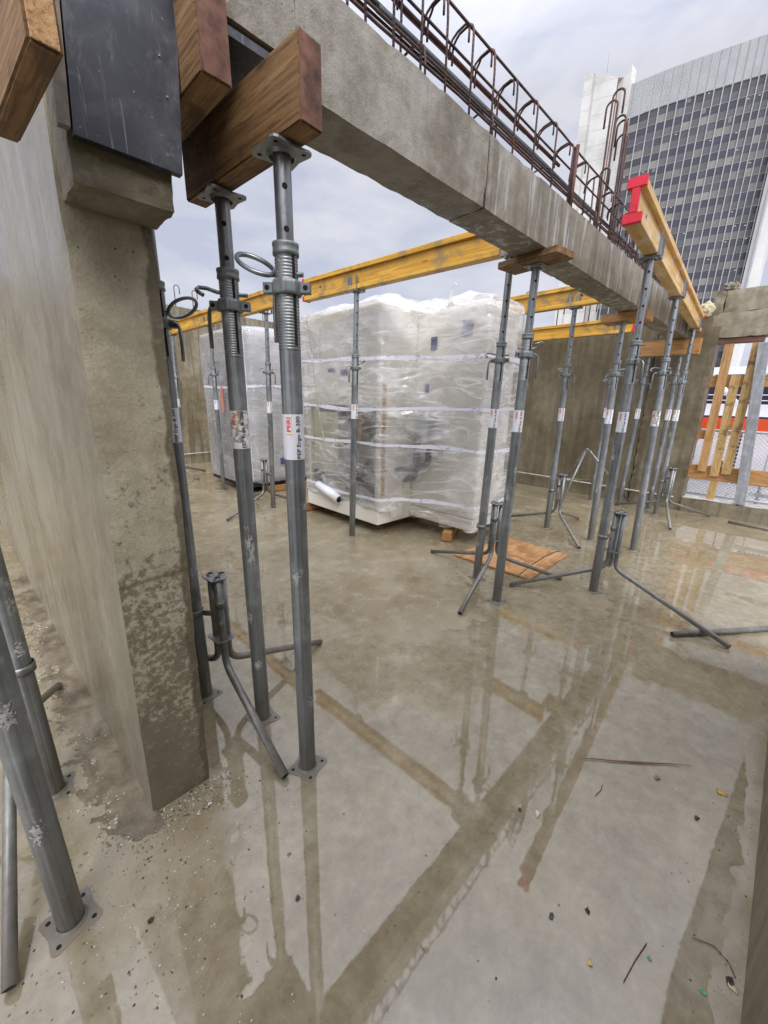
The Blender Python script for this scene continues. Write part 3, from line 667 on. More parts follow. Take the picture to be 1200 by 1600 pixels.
for i, a in enumerate(P_):
    fr_ = math.pi / 2
    if 10 <= i <= 12: fr_ = .07
    pp = prop(a[0], a[1], a[2], a[3], a[4], a[5], a[6], a[7], a[8], a[9], forkrot=fr_)
    rs_ = random.Random(i * 5 + 2)
    for zc, an, hh in ([(.86, .25, .11)] if i == 1 else []) + [(rs_.uniform(.25, 1.15), rs_.uniform(-1.1, 1.1), rs_.uniform(.015, .05)) for _ in range(3 if i in (0, 1, 2, 7, 10, 17, 18) else 1)]:
        bm = B(); nA, nZ = 14, 30; gr = {}
        for p in range(nA + 1):
            for q in range(nZ + 1):
                aa = an + (p / nA - .5) * 1.2; zz = zc + (q / nZ - .5) * 2 * hh
                gr[p, q] = (aa, zz)
        for p in range(nA):
            for q in range(nZ):
                u_, v_ = (p + .5) / nA - .5, (q + .5) / nZ - .5
                if math.hypot(u_, v_) + .55 * mn.noise(Vector((p * .45, q * .28, zc * 40))) + .25 * mn.noise(Vector((p * 1.3, q * .9, zc * 9))) < .27:
                    bm.faces.new([bm.verts.new((.0334 * math.cos(gr[k][0]), .0334 * math.sin(gr[k][0]), gr[k][1])) for k in ((p, q), (p + 1, q), (p + 1, q + 1), (p, q + 1))])
        if len(bm.faces): bmesh.ops.remove_doubles(bm, verts=bm.verts[:], dist=.00005); obj('cement_splash', bm, M['splash'], pp, smooth='all')
    if i in (1, 11):
        lab = [c for c in pp.children if c.name.startswith('label')][0]; lab.data = lab.data.copy(); lab.data.materials[0] = M['label_worn']

# ---------------------------------------------------------------- tripods
def tripod(label, head, ends, toward, ztop=.655, zbot=.345, out=.055):
    """head = plan position of the bundle axis, toward = plan position of the prop it clamps, ends = feet on the slab"""
    hx, hy = head; t = thing('prop_tripod', label, 'tripod', (hx, hy, 0), 'folding tripods steadying the props')
    a0 = math.atan2(ends[0][1] - hy, ends[0][0] - hx)
    cs = []
    for e in ends:
        a = math.atan2(e[1] - hy, e[0] - hx); cs.append((.033 * math.cos(a), .033 * math.sin(a)))
    for (cx, cy), e in zip(cs, ends):
        ex, ey = e[0] - hx, e[1] - hy; d = Vector((ex - cx, ey - cy, 0)); L = d.length; d.normalize()
        zb = zbot - .10; pts = [(cx, cy, ztop + .012), (cx, cy, zbot), (cx, cy, zb + .03)]
        endp = Vector((ex, ey, .017)); k = Vector((cx, cy, zb - .02)); sl_ = (endp - (k + d * .06)).normalized()
        p1 = k + d * .06
        for i in range(1, 9):   # smooth elbow (quadratic curve)
            u = i / 8; a_ = Vector((cx, cy, zb + .03)); b_ = Vector((cx, cy, zb - .035)); c_ = Vector((cx, cy, zb - .035)) + (endp - Vector((cx, cy, zb - .035))).normalized() * .075
            pts.append(tuple((1 - u) ** 2 * a_ + 2 * u * (1 - u) * b_ + u * u * c_))
        pts.append(tuple(endp)); bm = B(); tube(bm, pts, .0165, 16)
        dd = (endp - Vector(pts[-2])).normalized(); hollow_end(bm, endp, dd, .0165)
        hollow_end(bm, (cx, cy, ztop + .012), (0, 0, 1), .0165)
        obj('leg', bm, [M['tripod'], M['hole']], t)
    for nm, z0 in (('top_plate', ztop), ('lower_plate', zbot)):
        pl = []
        for (cx, cy) in cs:
            a = math.atan2(cy, cx)
            for da in (-.62, -.3, 0, .3, .62): pl.append(((.062 if nm == 'lower_plate' else .056) * math.cos(a + da), (.062 if nm == 'lower_plate' else .056) * math.sin(a + da)))
        bm = B(); prism(bm, ang_sort(pl), z0, z0 + .005); obj(nm, bm, M['tripod'], t)
    cx, cy = cs[0]; bm = B(); lathe(bm, [(.0175, ztop - .14), (.0215, ztop - .14), (.0215, ztop - .105), (.0175, ztop - .105)], 20, 0, (cx, cy, 0)); box(bm, cx - .006, cy - .034, ztop - .136, cx + .006, cy - .018, ztop - .108); obj('sliding_ring', bm, M['tripod'], t)
    px, py = toward[0] - hx, toward[1] - hy; bm = B(); zc = zbot + .11
    lathe(bm, [(.0335, zc), (.0365, zc), (.0365, zc + .03), (.0335, zc + .03)], 28, 0, (px, py, 0)); a = math.atan2(py, px); L = math.hypot(px, py)
    vs = box(bm, .02, -.004, zc + .002, max(.03, L - .034), .004, zc + .028); bmesh.ops.rotate(bm, verts=vs, cent=(0, 0, 0), matrix=Matrix.Rotation(a, 3, 'Z'))
    obj('clamp', bm, M['tripod'], t); return t
tripod('nearest tripod with open tube tops, clamped to the half hidden prop beside the left wall', (.628, 1.712), [(.60, 1.12), (1.235, 1.76), (.50, 2.30)], (.556, 1.80))
tripod('tripod straddling the orange plywood sheet by the right corner of the wrapped unit', (2.865, 1.560), [(2.15, 1.375), (2.94, 2.26), (3.27, 1.12)], (2.759, 1.627))
tripod('tripod with one long leg reaching towards the right, on the largest right prop', (3.345, .785), [(2.84, 1.36), (3.052, -.008), (3.95, 1.02)], (3.254, .856))
tripod('tripod on the prop before the bare far wall', (4.665, 1.745), [(4.54, 2.43), (4.17, 1.295), (5.31, 1.72)], (4.621, 1.837))
tripod('tripod at the foot of the rightmost prop', (6.36, .99), [(6.52, 1.63), (5.69, .785), (6.84, .55)], (6.404, 1.085))
tripod('small distant tripod between the two wrapped units', (2.56, 4.84), [(1.895, 4.57), (3.05, 4.80), (2.7, 5.5)], (2.614, 4.752))
tripod('far tripod on the floor left of the grey wrapped container', (2.40, 7.72), [(2.585, 7.30), (1.7, 7.9), (3.0, 8.1)], (2.44, 7.62))
tripod('tripod at the left edge, one pipe leg lying forward beside the leftmost foreground prop', (-.125, 1.74), [(-.203, 1.085), (.035, 2.36), (-.80, 1.85)], (-.053, 1.682), .75, .42)
t = thing('splayed_stand', 'splayed three legged steel stand standing before the far wall', 'stand', (6.15, 2.02, 0))
for (x, y) in ((5.761, 2.15), (6.85, 1.52), (6.80, 2.62)):
    bm = B(); tube(bm, [((x - 6.15) * .05, (y - 2.02) * .05, .80), (x - 6.15, y - 2.02, .015)], .016, 12); obj('leg', bm, M['tripod'], t)
bm = B(); tube(bm, [(-.02, 0, .80), (.02, 0, .82)], .026, 12); obj('apex_joint', bm, M['tripod'], t)
bm = B(); tube(bm, [(.0, .55, .33), (.33, -.02, .33)], .008, 8); obj('cross_brace', bm, M['tripod'], t)
# loose pipes
def pipe(label, pts, r=.0165, mat='tripod', cat='pipe', nm='steel_pipe'):
    bm = B(); tube(bm, pts, r, 16); hollow_end(bm, pts[0], Vector(pts[0]) - Vector(pts[1]), r); o = obj(nm, bm, [M[mat], M['hole']]); return tag(o, label, cat)
pipe('dark steel pipe lying on the puddle and running out of the right edge', [(2.961, .268, .020), (3.60, -.21 + .01, .019)] if False else [(2.95, .272, .020), (3.22, .055, .020), (3.55, -.19, .020)], .0165, 'galv')
pipe('thin pipe lying by the foot of the right kerb', [(6.66, .33, .018), (6.62, .0, .018), (6.58, -.4, .018)], .0165)
pipe('thin pale pipe running along the foot of the far wall', [(6.90, 1.0, .19), (6.90, 3.2, .215), (6.91, 5.2, .20), (6.90, 7.4, .22)], .010, 'ledge', 'pipe', 'thin_pipe')
pipe('thin pale pipe along the foot of the back left wall', [(2.0, 9.25, .20), (4.2, 9.26, .24)], .010, 'ledge', 'pipe', 'thin_pipe')
# ---------------------------------------------------------------- reinforcement on the beam
rc = thing('rebar_cage', 'rusty reinforcement cage of stirrups and long bars on top of the concrete beam', 'rebar cage')
def lbar(pts, r, mat, nm='long_bar', seg=8):
    bm = B(); tube(bm, pts, r, seg); obj(nm, bm, mat, rc)
def wob(x0, x1, y, z, k=.006, n_=14, sd_=0):
    return [(x0 + (x1 - x0) * i / n_, y + k * mn.noise(Vector((i * .7, sd_, 0))), z + k * mn.noise(Vector((i * .7, sd_, 9)))) for i in range(n_ + 1)]
lbar(wob(.7, 6.9, 1.213, 2.625, sd_=1), .005, M['rebar']); lbar(wob(.7, 6.9, 1.352, 2.64, sd_=2), .005, M['rebar'])
lbar(wob(.7, 6.9, 1.213, 2.868, .004, sd_=3), .0052, M['rebar']); lbar(wob(.7, 6.9, 1.296, 2.845, .003, sd_=4), .0052, M['rebar'])
lbar(wob(.7, 6.9, 1.340, 2.76, sd_=5), .005, M['rebar'])
lbar(wob(.7, 4.6, 1.300, 2.752, .004, sd_=6), .011, M['bar_dark'], 'thick_bar'); lbar(wob(.7, 1.95, 1.322, 2.768, .004, sd_=7), .011, M['bar_dark'], 'thick_bar')
lbar(wob(.7, 2.35, 1.335, 2.848, .004, sd_=8), .010, M['bar_red'], 'thick_bar'); lbar(wob(.7, 2.75, 1.318, 2.832, .004, sd_=9), .009, M['bar_red'], 'thick_bar')
lbar(wob(1.2, 3.4, 1.282, 2.728, .004, sd_=10), .012, M['bar_dark'], 'thick_bar'); lbar(wob(.7, 6.9, 1.250, 2.69, .004, sd_=12), .0045, M['rebar'])
xsr = [.86, .965, 1.075, 1.20, 1.337, 1.483, 1.645, 1.813, 2.009, 2.21, 2.435, 2.66, 2.90, 3.15, 3.40, 3.62, 3.86, 4.08, 4.3, 4.52, 4.75, 4.98, 5.2, 5.45, 5.7, 5.95, 6.2, 6.45, 6.7]
rnd = random.Random(3)
for i, x in enumerate(xsr):
    bm = B(); j = rnd.uniform(-.008, .008); t_ = 2.872 + rnd.uniform(-.008, .008); b_ = x + rnd.uniform(-.02, .02)
    yr = 1.304
    tube(bm, [(x, 1.200, 2.50), (x + j * .5, 1.200, 2.80), (x + j, 1.200, t_ - .040), (x + j, 1.202, t_ - .018), (x + j, 1.208, t_ - .004), (x + j, 1.220, t_ + .005), (x + j, 1.236, t_ + .004), (x + j, 1.270, t_ - .001), (x + .002, yr - .018, t_ - .010), (x + .003, yr - .004, t_ - .024), (x + .004, yr, t_ - .046), (x + .004, yr, t_ - (.37 if i % 4 == 0 else .085))], .0046, 10)
    tube(bm, [(x - .014, 1.212, t_ - .060), (x - .014, 1.212, t_ - .022), (x - .014, 1.218, t_ - .004), (x - .014, 1.232, t_ + .004), (x - .016, 1.268, t_ - .004), (x - .018, yr - .014, t_ - .018), (x - .018, yr - .002, t_ - .036), (x - .018, yr, t_ - .075)], .0044, 10)
    obj('stirrup', bm, M['rebar'], rc)
    if i % 3 == 1:
        bm = B(); c = (x + .06, 1.30, 2.665)
        tube(bm, [(c[0], c[1] - .07, 2.5), (c[0], c[1] - .07, 2.66)] + [(c[0], 1.30 - .07 * math.cos(a), 2.68 + .045 * math.sin(a)) for a in [k * math.pi / 6 for k in range(1, 6)]] + [(c[0], 1.365, 2.66), (c[0] - .0, 1.36, 2.61)], .0045, 8)
        obj('hooked_tie', bm, M['rebar'], rc)
gH = 'tall hooked starter bars in front of the tower'
tall = [(3.50, 1.305, 3.475, .036, -1), (3.50, 1.342, 3.525, .037, 1), (3.60, 1.272, 3.42, .034, -1), (3.62, 1.262, 3.395, .034, -1), (3.68, 1.268, 3.34, .036, -1), (3.44, 1.33, 3.05, .03, 1), (4.3, 1.3, 3.15, .03, 1)]
tl = ['tall hooked bar whose hook opens to the left, left one of the hooked cluster', 'tallest hooked bar of the cluster before the tower', 'hooked bar just right of and lower than the tallest one', 'rusty hooked bar second from the right in the cluster', 'rightmost hooked bar of the cluster, overlapping the dark windows', 'shorter hooked bar low at the left of the cluster', 'thin hooked bar low at the right, beside the red beam cap']
for k, (x, y, zt, r_, s_) in enumerate(tall):
    bm = B(); pts = [(x, y, 2.5), (x + .004, y, 2.9), (x, y, zt - r_)] + [(x, y + s_ * -r_ * (1 - math.cos(a)), zt - r_ + r_ * math.sin(a)) for a in [q * math.pi / 8 for q in range(1, 9)]]
    e = pts[-1]; pts.append((e[0], e[1], e[2] - .11)); tube(bm, pts, .0068, 10)
    tag(obj('starter_bar', bm, M['rebar'], smooth='all'), tl[k], 'rebar', gH)
for k, (x, y) in enumerate(((2.70, 1.195), (2.715, 1.215))):
    bm = B(); tube(bm, [(x, y, 2.5), (x + .004, y, 2.875)], .011, 10); tag(obj('starter_bar', bm, M['bar_red']), ['thick red brown bar standing in the cage, front of the close pair', 'thick red brown bar standing in the cage, rear of the close pair'][k], 'rebar', 'thick upright bars in the cage')
# thicket of thin bars past the end of the cage
for k in range(16):
    x = 3.3 + k * .16 + rnd.uniform(-.05, .05); y = rnd.uniform(1.2, 1.36); bm = B(); tube(bm, [(x, y, 2.5), (x + rnd.uniform(-.02, .02), y + rnd.uniform(-.02, .02), 2.80 + rnd.uniform(0, .22))], .006, 6)
    obj('upright_bar', bm, M['rebar'], rc)
# hooks along the tops of the far walls
OR = ['first', 'second', 'third', 'fourth', 'fifth', 'sixth', 'seventh', 'eighth', 'ninth', 'tenth', 'eleventh']
hk = [(7.05, 6.64), (7.05, 6.33), (7.05, 5.9), (7.05, 5.41), (7.05, 4.99), (7.05, 4.63), (7.05, 4.33), (7.05, 3.70), (7.05, 3.1), (7.05, 2.6), (7.05, 2.2)]
for k, (x, y) in enumerate(hk):
    zt = 2.66 + [.55, .6, .4, .5, .62, .4, .5, .62, .35, .32, .3][k]; bm = B(); tube(bm, [(x, y, 2.5), (x, y, zt - .05)] + [(x, y - .05 * (1 - math.cos(a)), zt - .05 + .05 * math.sin(a)) for a in [q * math.pi / 6 for q in range(1, 7)]] + [(x, y - .1, zt - .16)], .009, 6)
    tag(obj('wall_rebar', bm, M['rebar'], smooth='all'), OR[k] + ' hooked bar from the left on top of the far wall', 'rebar', 'hooked bars along the far wall tops')
for k, x in enumerate((3.25, 3.6, 3.95, 4.6, 5.2)):
    y = 9.42; zt = 3.2 + [.42, .38, .25, .2, .2][k]; bm = B(); tube(bm, [(x, y, 3.0), (x, y, zt - .05)] + [(x + .05 * (1 - math.cos(a)), y, zt - .05 + .05 * math.sin(a)) for a in [q * math.pi / 6 for q in range(1, 7)]] + [(x + .1, y, zt - .16)], .009, 6)
    tag(obj('wall_rebar', bm, M['rebar'], smooth='all'), OR[k] + ' hooked bar from the left on top of the back left wall', 'rebar', 'hooked bars along the far wall tops')

# ---------------------------------------------------------------- plastic wrap
def film(name, haze, tint=(.93, .93, .94), dens=.55, ang=35, sc_=1.0):
    """clear polythene: milky where it is doubled, bright along the pulled creases"""
    n = NT(name); v1 = n.coords((1, 1, 1))
    va = n.coords((.9 * sc_, .9 * sc_, 4.5 * sc_), (R(0), R(ang), R(ang * .6))); vb = n.coords((.8 * sc_, .8 * sc_, 3.6 * sc_), (R(-48), R(-30), 0)); vc = n.coords((1.6 * sc_, 1.6 * sc_, 5 * sc_), (R(20), R(8), R(50)))
    def ridge(v, sc2, w_, dist):
        a = n.noise(v, sc2, 1.5, .4, dist); return n.ramp(n.math('ABSOLUTE', n.math('SUBTRACT', a, .5)), [(0.0, 1.0), (w_ * .35, .55), (w_, 0.0)])
    r1 = ridge(va, 1.5, .045, .7); r2 = ridge(vb, 1.3, .038, .9); r3 = ridge(vc, 1.9, .03, .5)
    p1 = n.ramp(n.noise(v1, 1.8, 3, .6), [(.42, .1), (.60, 1.0)]); p2 = n.ramp(n.noise(n.coords((1, 1, 1), (1, 1, 1)), 2.2, 3, .6), [(.45, .05), (.62, 1.0)])
    rid = n.math('MINIMUM', n.math('ADD', n.math('MULTIPLY', r1, p1), n.math('ADD', n.math('MULTIPLY', r2, p2), n.math('MULTIPLY', r3, .25))), 1.0)
    hz = n.ramp(n.noise(v1, 2.1, 3, .5, .8), [(.38, max(0, haze - .16)), (.64, haze + .20)])
    op = n.math('MINIMUM', n.math('ADD', hz, n.math('MULTIPLY', rid, dens)), .97)
    nr = n.bump(n.math('ADD', n.math('MULTIPLY', rid, .35), n.noise(va, 1.6, 2.5, .5, .6)), .55, .03)
    df = n.n('ShaderNodeBsdfDiffuse', {'Color': (*tint, 1)}).outputs[0]; tl_ = n.n('ShaderNodeBsdfTranslucent', {'Color': (*tint, 1)}).outputs[0]
    d2 = n.n('ShaderNodeMixShader', {0: .4, 1: df, 2: tl_}).outputs[0]
    tr = n.n('ShaderNodeBsdfTransparent', {'Color': (.985, .985, .985, 1)}).outputs[0]
    a = n.n('ShaderNodeMixShader', {0: op, 1: tr, 2: d2}).outputs[0]
    gl = n.n('ShaderNodeBsdfGlossy', {'Roughness': .13, 'Color': (1, 1, 1, 1), 'Normal': nr}).outputs[0]
    fr = n.n('ShaderNodeFresnel', {'IOR': 1.5, 'Normal': nr}).outputs[0]
    return n.done(n.n('ShaderNodeMixShader', {0: n.math('MINIMUM', n.math('MULTIPLY', fr, 1.5), .7), 1: a, 2: gl}).outputs[0])
M['film'] = film('clear_plastic_film', .22, (.99, .99, .98), .55)
M['film_grey'] = film('milky_stretch_film', .72, (.86, .86, .85), .2, 5, 1.4)
def tape_mat():
    n = NT('printed_tape'); v = n.coords((1, 1, 1)); w_ = n.n('ShaderNodeTexBrick', {'Vector': n.coords((1, 1, 1), (0, 0, R(45))), 'Scale': 3.0}).outputs['Fac']
    a = n.ramp(n.noise(v, 20, 3, .6), [(.54, 0.0), (.58, 1.0)]); b = n.ramp(n.noise(v, 5, 2, .5), [(.42, 0.0), (.5, 1.0)])
    c = n.ramp(n.noise(n.coords((6, 6, 40)), 3, 3, .6), [(.5, 0.0), (.56, 1.0)])
    col = n.mix(n.math('MULTIPLY', n.math('MULTIPLY', a, b), n.math('MULTIPLY', c, .75)), (.80, .80, .86), (.12, .12, .30))
    return n.done(n.pbr(base=col, rough=.3, alpha=.88))
M['tape'] = tape_mat()
def resample(poly, step, closed=True):
    out = []; n_ = len(poly)
    for i in range(n_):
        a, b = Vector(poly[i]), Vector(poly[(i + 1) % n_]); L = (b - a).length; k = max(1, int(L / step))
        for j in range(k): out.append(a.lerp(b, j / k))
    return out
def roundpoly(poly, r, n_=6):
    out = []; N_ = len(poly)
    for i in range(N_):
        p, a, b = Vector(poly[i]), Vector(poly[i - 1]), Vector(poly[(i + 1) % N_]); u = (a - p).normalized(); v = (b - p).normalized()
        rr = min(r, (a - p).length * .45, (b - p).length * .45); s0, s1 = p + u * rr, p + v * rr
        for k in range(n_ + 1):
            t = k / n_; out.append((1 - t) ** 2 * s0 + 2 * t * (1 - t) * p + t * t * s1)
    return out
def wrap(name, poly, z0, ztop, bands, mat, parent, amp=.03, step=.03, nz=80, seed=0, bottom=None, rise=.06, pinch=.03):
    """closed film sleeve round a footprint with a draped cap; waisted at the straps and creased between"""
    pts = resample([tuple(p) for p in roundpoly(poly, .06)], step); n_ = len(pts); c = sum(pts, Vector((0, 0))) / n_
    bm = B(); rings = []
    def nrm_(i):
        t = (pts[(i + 1) % n_] - pts[i - 1]).normalized(); v = Vector((t.y, -t.x)); return v
    sgn = 1 if (nrm_(0).dot(pts[0] - c)) > 0 else -1
    def dsp(i, z, p):
        q = Vector((p.x, p.y, 0)); f_ = 0
        u_ = p.x - p.y
        n1 = mn.noise(Vector((p.x * 1.7 + z * .6, p.y * 1.7 - z * .6, z * 1.2 + seed))); n2 = 1 - abs(mn.noise(Vector((u_ * 2.2 + z * 2.6, z * .5 + seed, 1.3)))) * 4
        n3 = 1 - abs(mn.noise(Vector((u_ * 2.6 - z * 3.4, z * .4 + seed + 9, 4.1)))) * 4; n4 = 1 - abs(mn.noise(Vector((u_ * 1.5 + z * 6, seed, z * 2.0)))) * 5
        f_ = n1 * .9 + max(0, n2) * .38 + max(0, n3) * .34 + max(0, n4) * .16
        pn = sum(math.exp(-((z - b_) / .045) ** 2) for b_ in bands)
        return amp * f_ * (1 - .6 * min(1, pn)) - pinch * min(1, pn) * .8
    for k in range(nz + 1):
        t = k / nz; rg = []
        for i, p in enumerate(pts):
            zt = ztop(p.x, p.y); zb = z0 + (bottom(i / n_, p) if bottom else 0); z = zb + (zt - zb) * t; d = dsp(i, z, p)
            if t > .965: d -= .02 * (t - .965) / .035
            q = p + nrm_(i) * sgn * d; rg.append(bm.verts.new((q.x, q.y, z)))
        rings.append(rg)
    for k in range(1, 15):
        t = k / 15; rg = []
        for i, p in enumerate(pts):
            q = c + (p - c) * (1 - t) ** 1.0; z = ztop(p.x, p.y) + rise * min(1, t * 4) * (1.0 + .6 * mn.noise(Vector((q.x * 3, q.y * 3, seed)))) + .028 * (1 - abs(mn.noise(Vector((q.x * 2.5 + q.y * 2, q.y * 2.5, seed)))) * 3) * min(1, t * 5)
            rg.append(bm.verts.new((q.x, q.y, z)))
        rings.append(rg)
    for a, b in zip(rings, rings[1:]):
        for i in range(n_): bm.faces.new((a[i], a[(i + 1) % n_], b[(i + 1) % n_], b[i]))
    top = sum((v.co for v in rings[-1]), Vector()) / n_; tv = bm.verts.new(top)
    for i in range(n_): bm.faces.new((rings[-1][i], rings[-1][(i + 1) % n_], tv))
    bmesh.ops.recalc_face_normals(bm, faces=bm.faces[:])
    o = obj(name, bm, mat, parent, smooth='all')
    for bi, bz in enumerate(bands):
        bm = B(); lo, hi = [], []
        for i, p in enumerate(pts):
            z = bz + .018 * mn.noise(Vector((p.x * 1.3, p.y * 1.3, bi * 5 + seed))) * 2 + .035 * mn.noise(Vector((p.x * .8 + 3, p.y * .8, bi * 3)));
            wd = .021 * (.8 + .7 * mn.noise(Vector((p.x * 4, p.y * 4, bi))))
            d = dsp(i, z, p) + .007; q = p + nrm_(i) * sgn * d; lo.append(bm.verts.new((q.x, q.y, z - wd))); hi.append(bm.verts.new((q.x, q.y, z + wd)))
        for i in range(n_): bm.faces.new((lo[i], lo[(i + 1) % n_], hi[(i + 1) % n_], hi[i]))
        obj('tape_band', bm, M['tape'], parent, smooth='all')
    return o
M['cream'] = flat('cream_sheet_metal', (.84, .81, .72), .4, 0, .05, 3)
M['cream_in'] = flat('cream_inner_panel', (.68, .65, .54), .5, 0, .06, 3)
M['pipe_black'] = flat('black_pipe_lagging', (.018, .02, .022), .6, 0, .3, 14)
M['steelgrey'] = flat('grey_parts', (.22, .23, .22), .5, .3, .2, 8)
M['pvc'] = flat('white_pipe', (.78, .78, .80), .35, 0, .03)
M['navy'] = flat('dark_blue_print', (.06, .075, .22), .5, 0, .2)
# unit in the middle: two tall cabinets side by side on one skid, stepped in plan
U = thing('wrapped_machine_unit', 'big cream machine cabinet wrapped in clear plastic film and white tape', 'wrapped machine')
def ub(nm, a, mat, bev=.006): bm = B(); box(bm, *a); return obj(nm, bm, mat, U, bev=bev)
ub('upper_cabinet', (2.90, 2.99, 1.385, 3.99, 4.28, 2.33), M['cream'])
ub('front_cabinet', (3.44, 2.14, .27, 3.99, 2.985, 2.30), M['cream'])
ub('lower_back_panel', (3.30, 2.995, .33, 4.0, 4.26, 1.383), M['cream_in'])
ub('corner_post', (2.90, 2.992, .33, 2.96, 3.05, 1.383), M['cream'], .003)
ub('corner_post', (2.90, 4.22, .33, 2.96, 4.28, 1.383), M['cream'], .003)
ub('side_panel', (2.965, 2.998, .33, 3.29, 3.01, 1.38), M['cream'], .002)
ub('roof_cap', (2.92, 3.0, 2.335, 4.04, 4.27, 2.352), M['cream'], .004); ub('roof_cap', (3.46, 2.16, 2.304, 4.02, 2.98, 2.32), M['cream'], .004)
sk = ub('skid', (2.88, 2.975, .125, 4.05, 4.30, .325), M['cream'], .006)
ub('skid', (3.40, 2.11, .150, 4.05, 2.97, .262), M['cream'], .006)
for (x, y) in ((3.5, 2.22), (3.5, 2.85), (3.95, 2.22)): ub('skid_foot', (x - .04, y - .04, .112, x + .04, y + .04, .149), M['steelgrey'], .002)
ub('control_box', (2.93, 3.72, .66, 3.08, 4.20, 1.30), flat('yellowish_control_box', (.62, .60, .44), .5, 0, .04), .008)
ub('underside_duct', (3.0, 3.2, 1.30, 3.28, 4.2, 1.38), M['steelgrey'], .004)
bm = B(); box(bm, 2.935, 2.975, .45, 2.975, 2.988, 1.60); obj('wooden_batten', bm, M['board_z'], U)
bm = B(); box(bm, 2.93, 3.30, 1.02, 2.95, 3.36, 1.34); obj('wooden_batten', bm, M['board_z'], U)
def upipe(pts, r=.028, mat='pipe_black', nm='pipe'):
    bm = B(); P2 = [Vector(p) for p in pts]; o2 = [P2[0]]
    for i in range(1, len(P2) - 1):
        a, b = (P2[i - 1] - P2[i]).normalized(), (P2[i + 1] - P2[i]).normalized(); k = min(.07, (P2[i - 1] - P2[i]).length * .45, (P2[i + 1] - P2[i]).length * .45); s0, s1 = P2[i] + a * k, P2[i] + b * k
        o2 += [(1 - t) ** 2 * s0 + 2 * t * (1 - t) * P2[i] + t * t * s1 for t in (0, .25, .5, .75, 1)]
    tube(bm, o2 + [P2[-1]], r, 12); return obj(nm, bm, M[mat], U)
upipe([(3.43, 2.86, 1.27), (3.36, 2.86, 1.27), (3.36, 2.87, .62), (3.36, 3.02, .58), (3.0, 3.10, .50), (2.95, 3.60, .52), (2.95, 4.2, .55)], .038)
upipe([(3.43, 2.68, 1.27), (3.36, 2.68, 1.27), (3.36, 2.70, .78), (3.36, 2.85, .74), (3.05, 3.1, .66), (2.98, 3.3, .70)], .034)
upipe([(3.1, 3.62, 1.30), (3.05, 3.62, .62), (3.05, 3.40, .58), (3.0, 3.30, .75), (2.98, 3.2, .80), (3.0, 3.0, .70)], .032)
upipe([(2.98, 3.50, .60), (2.98, 3.22, .48), (2.99, 3.04, .42)], .028)
upipe([(2.92, 4.15, .48), (2.93, 3.6, .36), (2.96, 3.1, .40)], .018, 'steelgrey')
upipe([(3.02, 3.66, 1.28), (3.02, 3.66, .40)], .022)
bm = B(); tube(bm, [(2.83, 4.0, .42), (2.845, 3.60, .305)], .052, 20); hollow_end(bm, (2.845, 3.60, .305), (.015, -.4, -.115), .052)
obj('white_tube', bm, [M['pvc'], M['hole']], U)
for (a_) in ((2.896, 3.5, 1.70, 2.899, 3.62, 1.76), (2.896, 3.72, 1.74, 2.899, 3.85, 1.78), (3.434, 2.80, 1.52, 3.438, 2.86, 1.62), (3.434, 2.72, 1.95, 3.438, 2.80, 2.08), (3.434, 2.30, 2.05, 3.438, 2.42, 2.2)):
    ub('printed_label', a_, M['navy'], 0)
for (y, z) in ((3.52, .95), (3.40, .90), (3.25, .95)): ub('terminal_box', (3.26, y - .03, z, 3.298, y + .03, z + .1), M['steelgrey'], .002)
ub('terminal_box', (3.415, 2.76, 1.22, 3.438, 2.84, 1.28), M['pipe_black'], .002)
ftp = [(2.86, 4.34), (2.86, 2.95), (3.10, 2.86), (3.34, 2.55), (3.40, 2.10), (4.04, 2.08), (4.04, 4.34)]
def ut(x, y):
    return 2.375 + .02 * mn.noise(Vector((x * 3, y * 3, 0))) - .03 * G(x, y, 3.2, 2.75, .2)
def ubm(s, p): 
    return .06 * mn.noise(Vector((p.x * 5, p.y * 5, 2))) + (-.03 if p.y < 2.5 else .13 if p.x < 3.0 else .06)
wrap('plastic_wrap', ftp, .17, ut, (.42, .98, 1.37, 1.86), M['film'], U, .022, .026, 92, 4, ubm, .05, .012)
# knotted tuft of film and a twist of tape on the roof
bm = B(); tube(bm, [(3.62, 2.72, 2.39), (3.58, 2.70, 2.44), (3.5, 2.62, 2.50), (3.46, 2.56, 2.54), (3.42, 2.50, 2.50)], [.03, .022, .014, .010, .004], 10)
for v in bm.verts: v.co += mn.noise_vector(v.co * 30) * .01
obj('film_tuft', bm, M['film_grey'], U, smooth='all')
bm = B(); lo = []; hi = []
for i in range(40):
    t = i / 39; p = Vector((2.835 + .01 * math.sin(t * 9), 4.15 - .32 * t, 2.30 - 1.55 * t)); lo.append(bm.verts.new(p + Vector((0, -.016, .0)))); hi.append(bm.verts.new(p + Vector((0, .016, .004 * math.sin(t * 30)))))
for i in range(39): bm.faces.new((lo[i], lo[i + 1], hi[i + 1], hi[i]))
obj('hanging_film_strip', bm, M['film_grey'], U, smooth='all')
timber('bearer', 'wooden bearer block poking out under the right front of the wrapped unit', 3.27, 2.42, .012, 3.83, 2.52, .105, M['timber_x'], None, 26, 'wooden bearers under the machines', 'wood block', 7)
timber('bearer', 'wooden bearer block under the far left end of the wrapped unit', 2.80, 4.30, .012, 3.5, 4.40, .12, M['timber_x'], None, 0, 'wooden bearers under the machines', 'wood block', 8)
timber('bearer', 'wooden bearer under the middle of the wrapped unit', 3.3, 3.3, .012, 4.0, 3.4, .123, M['timber_x'], None, 0, 'wooden bearers under the machines', 'wood block', 9)
